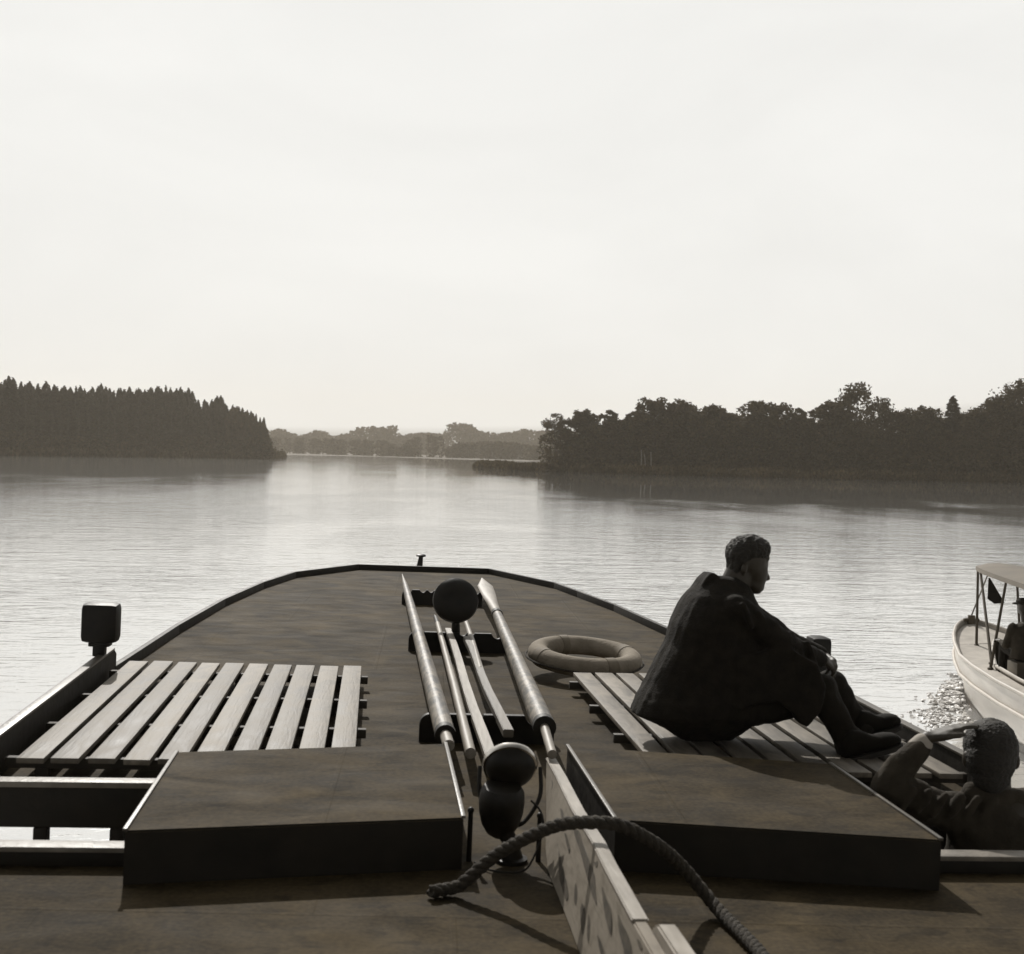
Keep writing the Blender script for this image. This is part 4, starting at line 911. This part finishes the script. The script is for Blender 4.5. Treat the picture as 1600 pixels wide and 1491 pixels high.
for sgn in (-1, 1):
    vv = [[bm.verts.new((sgn*(lw(s)-.01), -s, zg(s)-.06)), bm.verts.new((sgn*inner(s), -s, zg(s)-.03))] for s in so_]
    for p, q in zip(vv, vv[1:]): bm.faces.new((p[0], p[1], q[1], q[0]))
obl('side_deck', bm, M['launch_deck'], ln)
bm = B()
cpts = [(-inner(s), -s, zg(s)+.03) for s in so_[::-1]]+[(inner(s), -s, zg(s)+.03) for s in so_]
lw_ = []
tube(bm, cpts, .028, 8); obl('coaming', bm, M['launch_deck'], ln)
bm = B(); up_ = [bm.verts.new((x, y, z)) for x, y, z in cpts]; dn = [bm.verts.new((x*.98, y, .25)) for x, y, z in cpts]
for i in range(len(up_)-1): bm.faces.new((up_[i], up_[i+1], dn[i+1], dn[i]))
bm.faces.new(dn); obl('cockpit', bm, M['launch_dark'], ln)
# canopy with posts; its plan follows the bow
def cw(s): return .3+.78*min(1, max(0, (s-1.0)/4.5))**.8
bm = B(); rings = []
for s in (1.05, 1.1, 1.6, 2.2, 3, 4, 5.5, 7, 9):
    w_ = cw(s); zc = 2.21+.006*s; e = .0 if s > 1.06 else .03
    rings.append([(-w_, -s, zc-.075), (-w_-.01, -s, zc), (-w_*.5, -s, zc+.05-e), (0, -s, zc+.065-e), (w_*.5, -s, zc+.05-e), (w_+.01, -s, zc), (w_, -s, zc-.075), (0, -s, zc-.02)])
loft(bm, rings); obl('canopy', bm, M['canopy'], ln, 30)
PO = [((-.33, 1.15), (-.36, -1.25, .95)), ((.3, 1.15), (.38, -1.2, .98)), ((-.33, 1.25), (-.66, -2.6, .88)), ((-.62, 2.95), (-.86, -3.05, .87)), ((.62, 2.95), (.86, -3.05, .87)), ((-.98, 5.5), (-1.1, -5.5, .85)), ((.98, 5.5), (1.1, -5.5, .85)), ((-.98, 8.4), (-1.1, -8.4, .85)), ((.98, 8.4), (1.1, -8.4, .85))]
for (x, s), b_ in PO:
    bm = B(); tube(bm, [b_, (x, -s, 2.16)], [.024, .02], 8); ball(bm, b_, (.045, .045, .03), seg=10); obl('canopy_post', bm, M['launch_dark'], ln)
bm = B(); tube(bm, [(0, -.12, 1.15), (0, -.1, 1.3), (.05, -.75, 2.2)], [.012, .012, .01], 6); obl('flag_staff', bm, M['launch_dark'], ln)
bm = B(); prism(bm, [(.02, -.72, 2.0), (.16, -1.0, 1.62), (.03, -.95, 1.6), (-.02, -.8, 1.66)], (.02, -.02, 0)); obl('pennant', bm, M['trousers'], ln)
bm = B(); tube(bm, [(0, -.1, 1.05), (0, -.1, 1.3)], [.07, .06], 10); tube(bm, [(-.13, -.1, 1.22), (.13, -.1, 1.22)], .03, 8); obl('bitt', bm, M['launch_dark'], ln)
# helmsman
def lp(px, py, y): return Wy(px, py, y)
yy = 17.3; hd = Wy(1600, 950, yy)
bm = B(); ball(bm, hd, (.085, .1, .12)); ball(bm, hd+Vector((0, .095, -.02)), (.014, .025, .02)); capsule(bm, hd+Vector((0, -.02, -.1)), hd+Vector((.0, -.06, -.22)), .055, .06)
T0 = hd+Vector((.02, -.08, -.62)); capsule(bm, hd+Vector((0, -.07, -.32)), T0, .13, .14)
for sx in (-1, 1):
    s_ = hd+Vector((sx*.19, -.06, -.27)); e_ = s_+Vector((sx*.05, .1, -.27)); w_ = e_+Vector((-sx*.04, .24, .03))
    capsule(bm, s_, e_, .05, .042); capsule(bm, e_, w_, .04, .027); hand(bm, w_, (0, 1, .05), (0, 0, -1), (-sx, 0, .2), (20, 35, 30))
    k_ = T0+Vector((sx*.12, .42, .02)); capsule(bm, T0+Vector((sx*.1, 0, -.05)), k_, .08, .06); capsule(bm, k_, k_+Vector((0, .05, -.42)), .055, .04); capsule(bm, k_+Vector((0, .05, -.44)), k_+Vector((0, .24, -.46)), .04, .035)
hm_ = obj('person', fused(bm, .012, 2), M['skin'], loc=T0, ship=False, sm=80); tags(hm_, 'person in a peaked cap and jacket sitting under the canopy of the launch', 'person')
bm = B(); ball(bm, hd+Vector((0, 0, .09)), (.11, .125, .055)); ball(bm, hd+Vector((-.03, .12, .05)), (.085, .07, .018)); obj('cap', fused(bm, .01, 1), M['trousers'], hm_, sm=80)
bm = B(); rings = []
for dz, rx, ry in ((-.2, .08, .08), (-.25, .19, .11), (-.4, .22, .14), (-.6, .2, .15), (-.72, .21, .16)): ell(rings, hd+Vector((.01, -.07, dz)), rx, ry)
loft(bm, rings)
for sx in (-1, 1):
    s_ = hd+Vector((sx*.19, -.06, -.27)); e_ = s_+Vector((sx*.05, .1, -.27)); w_ = e_+Vector((-sx*.035, .19, .025)); capsule(bm, s_, e_, .07, .058); capsule(bm, e_, w_, .055, .042)
obj('jacket', fused(bm, .014, 3, .012, 8), M['jacket'], hm_, sm=80)
bm = B()
for sx in (-1, 1):
    k_ = T0+Vector((sx*.12, .42, .02)); capsule(bm, T0+Vector((sx*.1, 0, -.05)), k_, .095, .078); capsule(bm, k_, k_+Vector((0, .045, -.36)), .072, .06)
obj('trousers', fused(bm, .014, 2), M['trousers'], hm_, sm=80)
bm = B(); inv = Matrix.Rotation(-LR, 4, 'Z') @ Matrix.Translation(-lo); c_ = inv @ T0
box(bm, (c_.x-.22, c_.y-.2, .26), (c_.x+.22, c_.y+.14, c_.z-.13), .01); obl('seat', bm, M['launch_dark'], ln)
# bow wave foam
t_ = (1+5**.5)/2; iv = np.array([(-1, t_, 0), (1, t_, 0), (-1, -t_, 0), (1, -t_, 0), (0, -1, t_), (0, 1, t_), (0, -1, -t_), (0, 1, -t_), (t_, 0, -1), (t_, 0, 1), (-t_, 0, -1), (-t_, 0, 1)])/1.9
fi = np.array([(0, 11, 5), (0, 5, 1), (0, 1, 7), (0, 7, 10), (0, 10, 11), (1, 5, 9), (5, 11, 4), (11, 10, 2), (10, 7, 6), (7, 1, 8), (3, 9, 4), (3, 4, 2), (3, 2, 6), (3, 6, 8), (3, 8, 9), (4, 9, 5), (2, 4, 11), (6, 2, 10), (8, 6, 7), (9, 8, 1)])
V = []; F = []; FA, FB = Wz(1496, 1068), Wz(1464, 1134)
for k in range(1500):
    f = rnd.random()**1.1; br = rnd.gauss(0, 1)
    x = FA.x+(FB.x-FA.x)*f+br*(.04+.13*f); y = FA.y+(FB.y-FA.y)*f+rnd.gauss(0, .12+.2*f)
    if mnoise.noise(Vector((x*3, y*3, 0))) < -.12+.0*f: continue
    r_ = rnd.uniform(.008, .042)*(1-.35*f); z_ = max(0, .13*(1-f)**2*math.exp(-br*br)+rnd.gauss(0, .02))
    V.append(iv*np.array([r_*rnd.uniform(1, 2.2), r_*rnd.uniform(1, 2), r_*.7])*nr.uniform(.7, 1.3, (12, 1))+np.array([x, y, z_])); F.append(fi+12*(len(V)-1))
me = bpy.data.meshes.new('foam'); me.from_pydata(np.concatenate(V).tolist(), [], np.concatenate(F).tolist())
o = obj('bow_wave_foam', me, M['foam'], ship=False); tags(o, 'white foam curling off the bow of the launch', 'foam', kind='stuff')
